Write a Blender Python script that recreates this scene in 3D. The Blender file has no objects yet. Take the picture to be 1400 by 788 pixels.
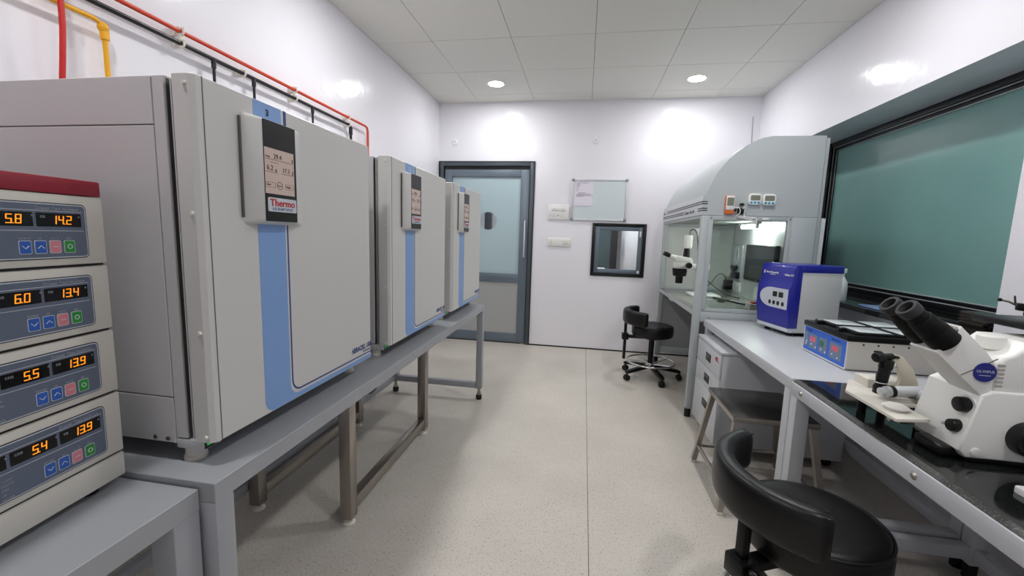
import bpy, bmesh, math, random
from mathutils import Matrix, Vector
random.seed(7)
C = bpy.context.scene.collection
PI = math.pi
WM = {}                                   # world matrix of every thing / part

# ------------------------------------------------------------------ materials
def lin(c):
    def f(v):
        v /= 255.0
        return v/12.92 if v <= .04045 else ((v+.055)/1.055)**2.4
    return (f(c[0]), f(c[1]), f(c[2]), 1)
MATS = {}
def mat(name, col, rough=.5, metal=0, coat=0, bump=0, bscale=60, var=0, vscale=8, emit=0, ecol=None, spec=.5, aniso=False):
    if name in MATS: return MATS[name]
    m = bpy.data.materials.new(name); m.use_nodes = True
    nt = m.node_tree; b = nt.nodes['Principled BSDF']
    c = lin(col)
    b.inputs['Base Color'].default_value = c
    b.inputs['Roughness'].default_value = rough
    b.inputs['Metallic'].default_value = metal
    b.inputs['Coat Weight'].default_value = coat
    b.inputs['Specular IOR Level'].default_value = spec
    tc = nt.nodes.new('ShaderNodeTexCoord')
    if var:
        n = nt.nodes.new('ShaderNodeTexNoise'); n.inputs['Scale'].default_value = vscale; n.inputs['Detail'].default_value = 4
        nt.links.new(tc.outputs['Object'], n.inputs['Vector'])
        r = nt.nodes.new('ShaderNodeValToRGB')
        r.color_ramp.elements[0].position = .3; r.color_ramp.elements[1].position = .7
        r.color_ramp.elements[0].color = tuple(x*(1-var) for x in c[:3])+(1,)
        r.color_ramp.elements[1].color = tuple(min(1, x*(1+var*.6)) for x in c[:3])+(1,)
        nt.links.new(n.outputs['Fac'], r.inputs['Fac']); nt.links.new(r.outputs['Color'], b.inputs['Base Color'])
    if bump:
        n = nt.nodes.new('ShaderNodeTexNoise'); n.inputs['Scale'].default_value = bscale; n.inputs['Detail'].default_value = 3
        nt.links.new(tc.outputs['Object'], n.inputs['Vector'])
        if aniso:
            mp = nt.nodes.new('ShaderNodeMapping'); mp.inputs['Scale'].default_value = (1, 1, .04)
            nt.links.new(tc.outputs['Object'], mp.inputs['Vector']); nt.links.new(mp.outputs['Vector'], n.inputs['Vector'])
        bp = nt.nodes.new('ShaderNodeBump'); bp.inputs['Strength'].default_value = bump; bp.inputs['Distance'].default_value = .01
        nt.links.new(n.outputs['Fac'], bp.inputs['Height']); nt.links.new(bp.outputs['Normal'], b.inputs['Normal'])
    if emit:
        b.inputs['Emission Color'].default_value = lin(ecol or col)
        b.inputs['Emission Strength'].default_value = emit
    MATS[name] = m
    return m

def glass(name, col=(255, 255, 255), rough=0.0, alpha_mix=.9):
    """thin clear pane: mostly transparent with a glossy reflection"""
    if name in MATS: return MATS[name]
    m = bpy.data.materials.new(name); m.use_nodes = True
    nt = m.node_tree; nt.nodes.clear()
    out = nt.nodes.new('ShaderNodeOutputMaterial')
    t = nt.nodes.new('ShaderNodeBsdfTransparent'); t.inputs['Color'].default_value = lin(col)
    g = nt.nodes.new('ShaderNodeBsdfGlossy'); g.inputs['Roughness'].default_value = rough
    fr = nt.nodes.new('ShaderNodeFresnel'); fr.inputs['IOR'].default_value = 1.45
    mx = nt.nodes.new('ShaderNodeMixShader')
    nt.links.new(fr.outputs['Fac'], mx.inputs['Fac']); nt.links.new(t.outputs[0], mx.inputs[1]); nt.links.new(g.outputs[0], mx.inputs[2])
    nt.links.new(mx.outputs[0], out.inputs[0])
    MATS[name] = m
    return m

def frosted(name, col, trans=.35, rough=.25):
    if name in MATS: return MATS[name]
    m = bpy.data.materials.new(name); m.use_nodes = True
    nt = m.node_tree; b = nt.nodes['Principled BSDF']; out = nt.nodes['Material Output']
    b.inputs['Base Color'].default_value = lin(col); b.inputs['Roughness'].default_value = rough
    t = nt.nodes.new('ShaderNodeBsdfTranslucent'); t.inputs['Color'].default_value = lin(col)
    mx = nt.nodes.new('ShaderNodeMixShader'); mx.inputs['Fac'].default_value = trans
    nt.links.new(b.outputs[0], mx.inputs[1]); nt.links.new(t.outputs[0], mx.inputs[2]); nt.links.new(mx.outputs[0], out.inputs[0])
    MATS[name] = m
    return m

def floor_mat():
    m = bpy.data.materials.new('speckled_vinyl'); m.use_nodes = True
    nt = m.node_tree; b = nt.nodes['Principled BSDF']; b.inputs['Roughness'].default_value = .42
    tc = nt.nodes.new('ShaderNodeTexCoord')
    def noise(s, d=2):
        n = nt.nodes.new('ShaderNodeTexNoise'); n.inputs['Scale'].default_value = s; n.inputs['Detail'].default_value = d
        nt.links.new(tc.outputs['Object'], n.inputs['Vector']); return n
    def ramp(n, p0, c0, p1, c1):
        r = nt.nodes.new('ShaderNodeValToRGB'); e = r.color_ramp.elements
        e[0].position, e[1].position = p0, p1; e[0].color, e[1].color = c0, c1
        nt.links.new(n.outputs['Fac'], r.inputs['Fac']); return r
    def mix(kind, f, a, c):
        x = nt.nodes.new('ShaderNodeMix'); x.data_type = 'RGBA'; x.blend_type = kind; x.inputs[0].default_value = f
        nt.links.new(a.outputs[0] if a.type == 'VALTORGB' else a.outputs[2], x.inputs[6]); nt.links.new(c.outputs[0], x.inputs[7]); return x
    base = ramp(noise(2.2, 5), .3, lin((200, 194, 184)), .7, lin((212, 206, 197)))
    sp = ramp(noise(150, 2), .31, (.36, .33, .28, 1), .40, (1, 1, 1, 1))
    sp2 = ramp(noise(95, 3), .30, (.45, .42, .38, 1), .38, (1, 1, 1, 1))
    lt = ramp(noise(210, 1), .62, (1, 1, 1, 1), .70, (1.12, 1.11, 1.1, 1))
    x = mix('MULTIPLY', .75, base, sp); x = mix('MULTIPLY', .7, x, sp2); x = mix('MULTIPLY', 1, x, lt)
    nt.links.new(x.outputs[2], b.inputs['Base Color'])
    MATS['floor'] = m
    return m

def granite(name, base, speck, rough=.06):
    m = bpy.data.materials.new(name); m.use_nodes = True
    nt = m.node_tree; b = nt.nodes['Principled BSDF']; b.inputs['Roughness'].default_value = rough
    tc = nt.nodes.new('ShaderNodeTexCoord'); n = nt.nodes.new('ShaderNodeTexNoise')
    n.inputs['Scale'].default_value = 260; n.inputs['Detail'].default_value = 3
    nt.links.new(tc.outputs['Object'], n.inputs['Vector'])
    r = nt.nodes.new('ShaderNodeValToRGB'); r.color_ramp.elements[0].position = .5; r.color_ramp.elements[1].position = .75
    r.color_ramp.elements[0].color = lin(base); r.color_ramp.elements[1].color = lin(speck)
    nt.links.new(n.outputs['Fac'], r.inputs['Fac']); nt.links.new(r.outputs['Color'], b.inputs['Base Color'])
    MATS[name] = m
    return m

M_WALL = mat('gloss_wall_paint', (237, 236, 242), .17, bump=.22, bscale=11, spec=.22)
M_CEIL = mat('ceiling_tile', (222, 221, 214), .7, bump=.05, bscale=140)
M_CEILGAP = mat('ceiling_gap', (70, 68, 64), .8)
M_FLOOR = floor_mat()
M_SEAM = mat('floor_seam', (92, 84, 76), .7)
M_BLACKTRIM = mat('black_skirting', (14, 14, 15), .6)
M_GREYPOW = mat('grey_powder_coat', (160, 163, 168), .42, bump=.06, bscale=420)
M_WHITEPOW = mat('white_powder_coat', (198, 201, 206), .36, bump=.05, bscale=420)
M_HOOD = mat('hood_grey_paint', (178, 185, 187), .36, bump=.04, bscale=300)
M_HOODW = mat('hood_light_paint', (214, 217, 222), .36)
M_INC = mat('incubator_enamel', (206, 206, 203), .38, bump=.03, bscale=350)
M_INCSIDE = mat('incubator_side_enamel', (196, 196, 197), .38, bump=.03, bscale=350)
M_GASKET = mat('door_gasket', (96, 96, 92), .6)
M_DARK = mat('dark_plastic', (22, 22, 24), .4)
M_BLACK = mat('black_plastic', (10, 10, 11), .36, spec=.35)
M_RUBBER = mat('black_rubber', (16, 16, 17), .65)
M_BLUE = mat('pale_blue_decal', (128, 164, 216), .45)
M_NAVY = mat('navy_decal', (40, 62, 128), .45)
M_WHITE = mat('white_plastic', (232, 232, 230), .35)
M_WHITE2 = mat('warm_white_plastic', (224, 220, 210), .4)
M_CREAM = mat('cream_enamel', (203, 200, 192), .42, bump=.04, bscale=380)
M_STEEL = mat('brushed_steel', (172, 166, 158), .3, 1, bump=.05, bscale=160, aniso=True)
M_CHROME = mat('chrome', (225, 225, 225), .08, 1)
M_ALU = mat('anodised_grey_aluminium', (112, 124, 136), .38, .35)
M_ALUD = mat('dark_grey_aluminium', (78, 86, 94), .4, .35)
M_ALUB = mat('bright_aluminium', (206, 209, 212), .35, .35)
M_BLKALU = mat('black_aluminium', (20, 21, 23), .35, .2)
M_LEATHER = mat('black_vinyl_upholstery', (12, 12, 13), .36, bump=.06, bscale=260, spec=.38)
M_GRAN = granite('black_granite', (14, 16, 16), (60, 62, 62), .07)
M_GRANEDGE = granite('sawn_granite_edge', (52, 52, 51), (112, 112, 110), .45)
M_GRANG = granite('grey_green_granite', (146, 149, 142), (180, 182, 174), .12)
M_GLASS = glass('clear_glass')
M_GLASS2 = glass('hood_side_glass', (236, 242, 240))
M_FROST = frosted('frosted_door_glass', (205, 222, 226), .4)
M_KICK = mat('brushed_kick_panel', (178, 180, 179), .42, .15)
M_TEAL = mat('teal_window_film', (131, 175, 170), .25, coat=.3, var=.10, vscale=1.3)
M_LAMP = mat('lamp_diffuser', (255, 255, 255), .5, emit=158, ecol=(251, 250, 250))
M_LAMP2 = mat('lamp_diffuser_middle', (255, 255, 255), .5, emit=212, ecol=(251, 250, 250))
M_LAMP3 = mat('lamp_diffuser_near', (255, 255, 255), .5, emit=215, ecol=(251, 250, 250))
M_REDENAMEL = mat('red_enamel', (146, 34, 52), .4)
M_REDPIPE = mat('orange_red_tubing', (206, 62, 30), .4)
M_REDHOSE = mat('red_hose', (196, 38, 36), .4)
M_YELLOW = mat('yellow_tubing', (236, 172, 22), .4)
M_BLKPIPE = mat('black_tubing', (12, 12, 18), .35)
M_PANEL = mat('slate_panel_film', (96, 106, 124), .4)
M_DISP = mat('smoked_display_window', (10, 8, 8), .2)
M_LED = mat('orange_led_digit', (120, 30, 4), .5, emit=1.0, ecol=(255, 150, 30))
M_LEDR = mat('red_led_digit', (120, 10, 8), .5, emit=.9, ecol=(255, 40, 26))
M_LEDG = mat('green_led', (20, 90, 40), .4, emit=.5, ecol=(30, 200, 80))
M_BTNB = mat('blue_key', (44, 92, 180), .45)
M_BTNP = mat('pink_key', (206, 128, 138), .45)
M_BTNG = mat('green_key', (42, 142, 52), .45)
M_PALE = mat('pale_line', (200, 206, 214), .5)
M_CAPTION = mat('faint_grey_print', (158, 165, 176), .5)
M_LCD = mat('beige_touchscreen', (196, 176, 166), .35, emit=.05, ecol=(226, 196, 178))
M_LCDG = mat('grey_lcd', (122, 124, 108), .25)
M_INK = mat('dark_ink', (30, 26, 30), .5)
M_REDINK = mat('red_ink', (190, 34, 40), .5)
M_BLUEBOX = mat('deep_blue_enamel', (30, 36, 150), .28, coat=.2)
M_CBLUE = mat('bright_blue_film', (40, 104, 214), .4)
M_CGREY = mat('blue_grey_film', (112, 132, 160), .45)
M_OLY = mat('navy_badge', (30, 40, 128), .35)
M_MIC = mat('microscope_enamel', (238, 238, 234), .38)
M_BEIGE = mat('beige_enamel', (216, 208, 190), .42)
M_ORANGE = mat('orange_plastic', (222, 112, 52), .4)
M_PAPER = mat('printed_paper', (226, 222, 234), .8)
M_BOARD = mat('whiteboard_surface', (212, 222, 226), .16)
M_AQUA = mat('pale_aqua_plastic', (190, 220, 232), .4)
M_AQUAB = mat('blue_rubber_button', (74, 126, 160), .5)
M_MONITOR = mat('black_screen_glass', (24, 28, 30), .14)
M_RED = mat('red_plastic', (206, 40, 48), .4)
M_TRANSL = mat('milky_plastic', (226, 230, 232), .4)
M_CORR = mat('corridor_paint', (206, 210, 212), .7)
M_DGLASS = mat('dark_partition_glass', (66, 84, 84), .15)
M_BROWN = mat('brown_floor', (120, 96, 78), .6)
M_DBOX = mat('dark_bronze', (70, 64, 56), .4, .4)

# ------------------------------------------------------------------ builders
def frame(o, xd, yd):
    xd, yd = Vector(xd).normalized(), Vector(yd).normalized(); n = xd.cross(yd)
    m = Matrix.Identity(4)
    for i in range(3): m[i][0], m[i][1], m[i][2], m[i][3] = xd[i], yd[i], n[i], o[i]
    return m
def PX(x, y=0, z=0): return frame((x, y, z), (0, 1, 0), (0, 0, 1))      # surface seen from +x
def NX(x, y=0, z=0): return frame((x, y, z), (0, -1, 0), (0, 0, 1))     # surface seen from -x
def NY(y, x=0, z=0): return frame((x, y, z), (1, 0, 0), (0, 0, 1))      # surface seen from -y
def PZ(z, x=0, y=0): return frame((x, y, z), (1, 0, 0), (0, 1, 0))

def rrect(u0, u1, v0, v1, r, n=5):
    if r <= 0: return [(u0, v0), (u1, v0), (u1, v1), (u0, v1)]
    p = []
    for cx, cy, a in ((u1-r, v0+r, -90), (u1-r, v1-r, 0), (u0+r, v1-r, 90), (u0+r, v0+r, 180)):
        for k in range(n+1):
            t = math.radians(a+90*k/n); p.append((cx+r*math.cos(t), cy+r*math.sin(t)))
    return p
def circ(u, v, r, n=28, a0=0, a1=360):
    full = abs(a1-a0) >= 360
    return [(u+r*math.cos(math.radians(a0+(a1-a0)*k/(n if full else n-1))), v+r*math.sin(math.radians(a0+(a1-a0)*k/(n if full else n-1)))) for k in range(n)]

class MB:
    def __init__(s): s.bm = bmesh.new()
    def _join(s, b, mi, M=None):
        if M is not None: b.transform(M)
        for f in b.faces: f.material_index = mi
        me = bpy.data.meshes.new('t'); b.to_mesh(me); b.free(); s.bm.from_mesh(me); bpy.data.meshes.remove(me)
        return s
    def box(s, x0, x1, y0, y1, z0, z1, bev=0, seg=2, mi=0, M=None):
        b = bmesh.new(); bmesh.ops.create_cube(b, size=1)
        b.transform(Matrix.Translation(((x0+x1)/2, (y0+y1)/2, (z0+z1)/2)) @ Matrix.Diagonal((abs(x1-x0), abs(y1-y0), abs(z1-z0), 1)))
        if bev: bmesh.ops.bevel(b, geom=b.edges[:], offset=bev, segments=seg, affect='EDGES', profile=.5)
        return s._join(b, mi, M)
    def plate(s, M, poly, t, mi=0, bev=0, seg=2):
        """flat 2D outline standing t proud of the frame M (t may be negative)"""
        b = bmesh.new(); vs = [b.verts.new((u, v, 0)) for u, v in poly]; f = b.faces.new(vs)
        r = bmesh.ops.extrude_face_region(b, geom=[f]); up = [v for v in r['geom'] if isinstance(v, bmesh.types.BMVert)]
        for v in up: v.co.z += t
        bmesh.ops.recalc_face_normals(b, faces=b.faces[:])
        if bev:
            ed = [e for e in b.edges if all(abs(v.co.z-t) < 1e-7 for v in e.verts)]
            bmesh.ops.bevel(b, geom=ed, offset=bev, segments=seg, affect='EDGES', profile=.5)
        return s._join(b, mi, M)
    def cyl(s, p0, p1, r0, r1=None, n=24, mi=0, bev=0):
        r1 = r0 if r1 is None else r1; p0, p1 = Vector(p0), Vector(p1); d = p1-p0
        b = bmesh.new(); bmesh.ops.create_cone(b, cap_ends=True, segments=n, radius1=r0, radius2=r1, depth=d.length)
        if bev:
            ed = [e for e in b.edges if abs(e.verts[0].co.z-e.verts[1].co.z) < 1e-6]
            bmesh.ops.bevel(b, geom=ed, offset=bev, segments=2, affect='EDGES', profile=.5)
        q = d.to_track_quat('Z', 'Y').to_matrix().to_4x4()
        return s._join(b, mi, Matrix.Translation((p0+p1)/2) @ q)
    def tube(s, pts, r, n=10, mi=0, smooth=0):
        pts = [Vector(p) for p in pts]
        for _ in range(smooth):
            q = [pts[0]]
            for a, c in zip(pts, pts[1:]): q += [a*.75+c*.25, a*.25+c*.75]
            pts = q+[pts[-1]]
        b = bmesh.new(); rings = []; prev = None
        for i, p in enumerate(pts):
            t = (pts[min(i+1, len(pts)-1)]-pts[max(i-1, 0)]).normalized()
            if prev is None: x = t.orthogonal().normalized()
            else: x = (prev-t*prev.dot(t)).normalized()
            prev = x; y = t.cross(x)
            rr = r[i] if isinstance(r, (list, tuple)) else r
            rings.append([b.verts.new(p+(x*math.cos(2*PI*k/n)+y*math.sin(2*PI*k/n))*rr) for k in range(n)])
        for a, c in zip(rings, rings[1:]):
            for k in range(n): b.faces.new((a[k], a[(k+1) % n], c[(k+1) % n], c[k]))
        b.faces.new(rings[0][::-1]); b.faces.new(rings[-1])
        return s._join(b, mi)
    def lathe(s, prof, o=(0, 0, 0), n=40, mi=0, M=None):
        b = bmesh.new(); rings = []
        for r, z in prof:
            rings.append([b.verts.new((0, 0, z))] if r < 1e-6 else [b.verts.new((r*math.cos(2*PI*k/n), r*math.sin(2*PI*k/n), z)) for k in range(n)])
        for a, c in zip(rings, rings[1:]):
            for k in range(n):
                if len(a) == 1 and len(c) == 1: continue
                if len(a) == 1: b.faces.new((a[0], c[(k+1) % n], c[k]))
                elif len(c) == 1: b.faces.new((a[k], a[(k+1) % n], c[0]))
                else: b.faces.new((a[k], a[(k+1) % n], c[(k+1) % n], c[k]))
        bmesh.ops.recalc_face_normals(b, faces=b.faces[:])
        return s._join(b, mi, Matrix.Translation(o) @ (M or Matrix.Identity(4)))
    def torus(s, o, R, r, n=48, m=12, mi=0, M=None):
        return s.lathe([(R+r*math.cos(2*PI*k/m), r*math.sin(2*PI*k/m)) for k in range(m+1)], o, n, mi, M)
    def sphere(s, o, r, mi=0, sc=(1, 1, 1)):
        b = bmesh.new(); bmesh.ops.create_uvsphere(b, u_segments=20, v_segments=12, radius=r)
        return s._join(b, mi, Matrix.Translation(o) @ Matrix.Diagonal((*sc, 1)))
    def mesh(s, me, mi=0, M=None):
        b = bmesh.new(); b.from_mesh(me); return s._join(b, mi, M)
    def build(s, name, mats, parent=None, local=False, ang=35):
        bmesh.ops.remove_doubles(s.bm, verts=s.bm.verts[:], dist=1e-6)
        if parent is not None and not local: s.bm.transform(WM[parent].inverted())
        me = bpy.data.meshes.new(name); s.bm.to_mesh(me); s.bm.free()
        for m in (mats if isinstance(mats, (list, tuple)) else [mats]): me.materials.append(m)
        for p in me.polygons: p.use_smooth = True
        me.set_sharp_from_angle(angle=math.radians(ang))
        o = bpy.data.objects.new(name, me); C.objects.link(o)
        if parent is not None: o.parent = parent; WM[o] = WM[parent]
        else: WM[o] = Matrix.Identity(4)
        return o

def tag(o, label, cat, group=None):
    o['label'] = label; o['category'] = cat
    if group: o['group'] = group
    return o
def thing(name, label, cat, loc=(0, 0, 0), rz=0, group=None):
    o = bpy.data.objects.new(name, None); C.objects.link(o)
    o.location = loc; o.rotation_euler = (0, 0, rz); o.empty_display_size = .05
    WM[o] = Matrix.Translation(loc) @ Matrix.Rotation(rz, 4, 'Z')
    return tag(o, label, cat, group)
def single(o, label, cat, group=None):
    """a one-mesh thing: put its origin at its base centre"""
    me = o.data; xs = [v.co for v in me.vertices]
    lo = Vector((min(v[i] for v in xs) for i in range(3))); hi = Vector((max(v[i] for v in xs) for i in range(3)))
    c = Vector(((lo.x+hi.x)/2, (lo.y+hi.y)/2, lo.z)); me.transform(Matrix.Translation(-c)); o.location = c; WM[o] = Matrix.Translation(c)
    return tag(o, label, cat, group)
def struct(o): o['kind'] = 'structure'; return o
def copy_tree(o, parent=None):
    c = o.copy(); C.objects.link(c)
    if parent is not None: c.parent = parent; WM[c] = WM[parent]
    for ch in list(o.children): copy_tree(ch, c)
    return c
def dup(root, loc, rz, label, group=None):
    r = root.copy(); C.objects.link(r); r.location = loc; r.rotation_euler = (0, 0, rz)
    WM[r] = Matrix.Translation(loc) @ Matrix.Rotation(rz, 4, 'Z')
    r['label'] = label
    if group: r['group'] = group
    for ch in list(root.children): copy_tree(ch, r)
    return r

_texts = {}
def text_mesh(s, size, shear=0, bold=0, align='LEFT', sx=1):
    k = (s, size, shear, bold, align, sx)
    if k in _texts: return _texts[k]
    cu = bpy.data.curves.new('t', 'FONT'); cu.body = s; cu.size = size; cu.shear = shear; cu.offset = bold; cu.align_x = align
    cu.extrude = .0003; cu.resolution_u = 3
    o = bpy.data.objects.new('t', cu); C.objects.link(o); bpy.context.view_layer.update()
    me = bpy.data.meshes.new_from_object(o.evaluated_get(bpy.context.evaluated_depsgraph_get()))
    bpy.data.objects.remove(o); bpy.data.curves.remove(cu)
    if sx != 1: me.transform(Matrix.Diagonal((sx, 1, 1, 1)))
    _texts[k] = me
    return me
def put_text(mb, M, u, v, s, size, mi=0, **kw):
    mb.mesh(text_mesh(s, size, **kw), mi, M @ Matrix.Translation((u, v, .0006)))
SEG = {'0': 'abcdef', '1': 'bc', '2': 'abged', '3': 'abgcd', '4': 'fgbc', '5': 'afgcd', '6': 'afgedc', '7': 'abc', '8': 'abcdefg', '9': 'abcdfg'}
def seven(mb, M, s, u, v, h, mi=0):
    w = h*.56; t = h*.10; sl = .10
    def quad(x0, y0, x1, y1):
        mb.plate(M, [(u+x0+sl*y0, v+y0), (u+x1+sl*y0, v+y0), (u+x1+sl*y1, v+y1), (u+x0+sl*y1, v+y1)], .0006, mi)
    for ch in s:
        if ch == '.':
            u -= h*.13; quad(0, 0, t, t); u += h*.22; continue
        g = t*.18
        for k in SEG[ch]:
            if k == 'a': quad(g, h-t, w-g, h)
            if k == 'd': quad(g, 0, w-g, t)
            if k == 'g': quad(g, h/2-t/2, w-g, h/2+t/2)
            if k == 'b': quad(w-t, h/2+g, w, h-g)
            if k == 'c': quad(w-t, g, w, h/2-g)
            if k == 'f': quad(0, h/2+g, t, h-g)
            if k == 'e': quad(0, g, t, h/2-g)
        u += w+h*.19

# ================================================================== SETTING
H, YB, YF, XL, XR = 2.653, 4.617, -1.6, -1.65, 1.65
mb = MB(); mb.box(XL-.2, .0785, YF-.2, YB+.02, -.05, 0).box(.0815, XR+.4, YF-.2, YB+.02, -.05, 0).box(.0785, .0815, YF-.2, YB+.02, -.05, -.0015, mi=1)
struct(mb.build('floor', [M_FLOOR, M_SEAM]))
mb = MB(); mb.box(XL-.2, XR+.4, YF-.2, YB+.2, H+.012, H+.06, mi=1)
xs = [XL]+[.006+.6008*k for k in range(-2, 3)]+[XR]; ys = [YF]+[4.385-.606*k for k in range(9, -1, -1)]+[YB]
for i in range(len(xs)-1):
    for j in range(len(ys)-1):
        mb.box(xs[i]+.0016, xs[i+1]-.0016, ys[j]+.0022, ys[j+1]-.0022, H, H+.013, bev=.0008, seg=1)
struct(mb.build('ceiling', [M_CEIL, M_CEILGAP]))
mb = MB(); mb.box(XL-.2, XL, YF-.2, YB+.2, 0, H+.012); struct(mb.build('wall_left', M_WALL))
mb = MB(); mb.box(XL-.2, XR+.4, YF-.2, YF, 0, H+.012); struct(mb.build('wall_front', M_WALL))
DX0, DX1, DZ = -1.64, -.565, 2.026          # door opening
PX0, PX1, PZ0, PZ1 = .09, .635, .834, 1.384  # pass-through window opening
T = .15
mb = MB()
mb.box(XL, DX0, YB, YB+T, 0, H+.012).box(DX0, DX1, YB, YB+T, DZ, H+.012).box(DX1, PX0, YB, YB+T, .012, H+.012)
mb.box(PX0, PX1, YB, YB+T, .012, PZ0).box(PX0, PX1, YB, YB+T, PZ1, H+.012).box(PX1, XR+.4, YB, YB+T, .012, H+.012)
struct(mb.build('wall_back', M_WALL))
mb = MB(); mb.box(DX1, XR, YB-.004, YB+.02, 0, .014); struct(mb.build('baseboard_back', M_BLACKTRIM))
WY0, WY1, WZ0, WZ1 = 1.964, 3.90, .862, 2.047
mb = MB()
mb.box(XR, XR+.4, YF, YB, 0, WZ0).box(XR, XR+.4, YF, YB, WZ1, H+.012).box(XR, XR+.4, YF, WY0, WZ0, WZ1).box(XR, XR+.4, WY1, YB, WZ0, WZ1)
struct(mb.build('wall_right', M_WALL))

# ---- door with grey aluminium frame
d = bpy.data.objects.new('door_1', None); C.objects.link(d); d.location = ((DX0+DX1)/2, YB, 0); WM[d] = Matrix.Translation(d.location); struct(d)
mb = MB()
mb.box(DX0, DX0+.05, YB-.012, YB+.10, 0, DZ, bev=.003).box(DX1-.045, DX1, YB-.012, YB+.10, 0, DZ, bev=.003).box(DX0+.05, DX1-.045, YB-.012, YB+.10, DZ-.045, DZ, bev=.003)
mb.box(DX0-.004, DX0+.012, YB-.014, YB-.003, 0, DZ+.006, mi=1).box(DX1-.004, DX1+.006, YB-.014, YB-.003, 0, DZ+.006, mi=1).box(DX0, DX1, YB-.014, YB-.003, DZ-.004, DZ+.006, mi=1)
mb.box(DX0+.05, DX0+.058, YB+.005, YB+.09, 0, DZ-.045, mi=1).box(DX0+.05, DX1-.045, YB+.02, YB+.09, DZ-.078, DZ-.045, mi=1).box(DX1-.054, DX1-.045, YB+.005, YB+.09, 0, DZ-.045, mi=1)
mb.build('door_frame', [M_ALUD, M_BLKALU], d)
LX0, LX1, LZ0, LZ1 = DX0+.058, DX1-.054, .012, DZ-.08
Y0, Y1 = YB+.012, YB+.055
mb = MB()
mb.box(LX0, LX0+.085, Y0, Y1, LZ0, LZ1, bev=.003).box(LX1-.095, LX1, Y0, Y1, LZ0, LZ1, bev=.003)
mb.box(LX0+.085, LX1-.095, Y0, Y1, LZ1-.078, LZ1, bev=.003).box(LX0+.085, LX1-.095, Y0, Y1, .70, .80, bev=.003).box(LX0+.085, LX1-.095, Y0, Y1, LZ0, .115, bev=.003)
leaf = mb.build('door_leaf', M_ALU, d)
mb = MB(); mb.box(LX0+.05, LX1-.05, Y0+.004, Y0+.016, .0, .011); mb.build('threshold_seal', M_BLACKTRIM, d)
# frosted pane with a clear round peephole
gx0, gx1, gz0, gz1, cx, cz, cr = LX0+.08, LX1-.09, .79, LZ1-.072, -1.075, 1.385, .098
bm = bmesh.new()
def loop(pts): vs = [bm.verts.new((u, 0, v)) for u, v in pts]; return [bm.edges.new((vs[i], vs[(i+1) % len(vs)])) for i in range(len(vs))]
ed = loop(rrect(gx0, gx1, gz0, gz1, 0))+loop(circ(cx, cz, cr, 40))
bmesh.ops.triangle_fill(bm, edges=ed, use_beauty=True)
bm.faces.ensure_lookup_table()
r = bmesh.ops.extrude_face_region(bm, geom=bm.faces[:])
for v in [v for v in r['geom'] if isinstance(v, bmesh.types.BMVert)]: v.co.y += .006
bmesh.ops.recalc_face_normals(bm, faces=bm.faces[:])
bm.transform(Matrix.Translation((0, Y0+.018, 0)))
mb = MB(); mb.bm.free(); mb.bm = bm
mb.build('frosted_pane', M_FROST, d)
mb = MB(); mb.cyl((cx, Y0+.020, cz), (cx, Y0+.024, cz), cr, n=40); mb.build('clear_porthole', M_GLASS, d)
mb = MB(); mb.box(LX0+.08, LX1-.09, Y0+.014, Y0+.024, .11, .705); mb.build('kick_panel', M_KICK, d)
mb = MB(); mb.tube([(LX1-.03, Y0, 1.0), (LX1-.03, Y0-.045, 1.0), (LX1-.03, Y0-.05, 1.02), (LX1-.03, Y0-.05, 1.37), (LX1-.03, Y0-.045, 1.39), (LX1-.03, Y0, 1.39)], .009, 12)
mb.build('pull_handle', M_ALUB, d)

# ---- pass-through window in the back wall
w2 = bpy.data.objects.new('window_2', None); C.objects.link(w2); w2.location = ((PX0+PX1)/2, YB, PZ0); WM[w2] = Matrix.Translation(w2.location); struct(w2)
def rect_frame(mb, x0, x1, z0, z1, w, y0, y1, mi=0, bev=.002):
    mb.box(x0, x0+w, y0, y1, z0, z1, bev, mi=mi).box(x1-w, x1, y0, y1, z0, z1, bev, mi=mi)
    mb.box(x0+w, x1-w, y0, y1, z0, z0+w, bev, mi=mi).box(x0+w, x1-w, y0, y1, z1-w, z1, bev, mi=mi)
mb = MB(); rect_frame(mb, PX0-.008, PX1+.008, PZ0-.008, PZ1+.008, .022, YB-.014, YB-.001); rect_frame(mb, PX0, PX1, PZ0, PZ1, .026, YB, YB+T); mb.build('window_frame', M_BLKALU, w2)
mb = MB(); rect_frame(mb, PX0+.026, PX1-.026, PZ0+.026, PZ1-.026, .042, YB+.01, YB+.045); mb.build('sash', M_ALU, w2)
mb = MB(); mb.box(PX0+.06, PX1-.06, YB+.026, YB+.031, PZ0+.06, PZ1-.06); mb.build('clear_pane', M_GLASS, w2)
mb = MB(); mb.box(PX1-.058, PX1-.044, YB-.012, YB+.01, PZ1-.13, PZ1-.07, .002).box(PX1-.062, PX1-.040, YB+.002, YB+.012, PZ0+.03, PZ0+.06, .002); mb.build('latch', M_WHITE, w2)

# ---- rooms beyond (seen through the pane and the porthole)
CY = 7.2
mb = MB(); mb.box(-2.6, 2.2, CY, CY+.1, 0, 2.7).box(-2.7, -2.6, YB+T, CY, 0, 2.7).box(2.2, 2.3, YB+T, CY, 0, 2.7).box(-2.6, 2.2, YB+T, CY, 2.7, 2.75)
struct(mb.build('wall_corridor', M_CORR))
mb = MB(); mb.box(-2.6, 2.2, YB+.02, CY, -.05, 0); struct(mb.build('floor_corridor', M_BROWN))
mb = MB(); mb.box(-.05, .36, 5.9, 5.93, .5, 2.0).box(-.05, .36, 5.88, 5.95, 0, .5, mi=1).box(-.05, .36, 5.88, 5.95, 2.0, 2.7, mi=1)
struct(mb.build('wall_partition', [M_DGLASS, M_ALUD]))
mb = MB(); mb.box(.36, .45, 5.86, 5.98, 0, 2.7, .004); struct(mb.build('trim_1', M_BLKALU))
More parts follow.
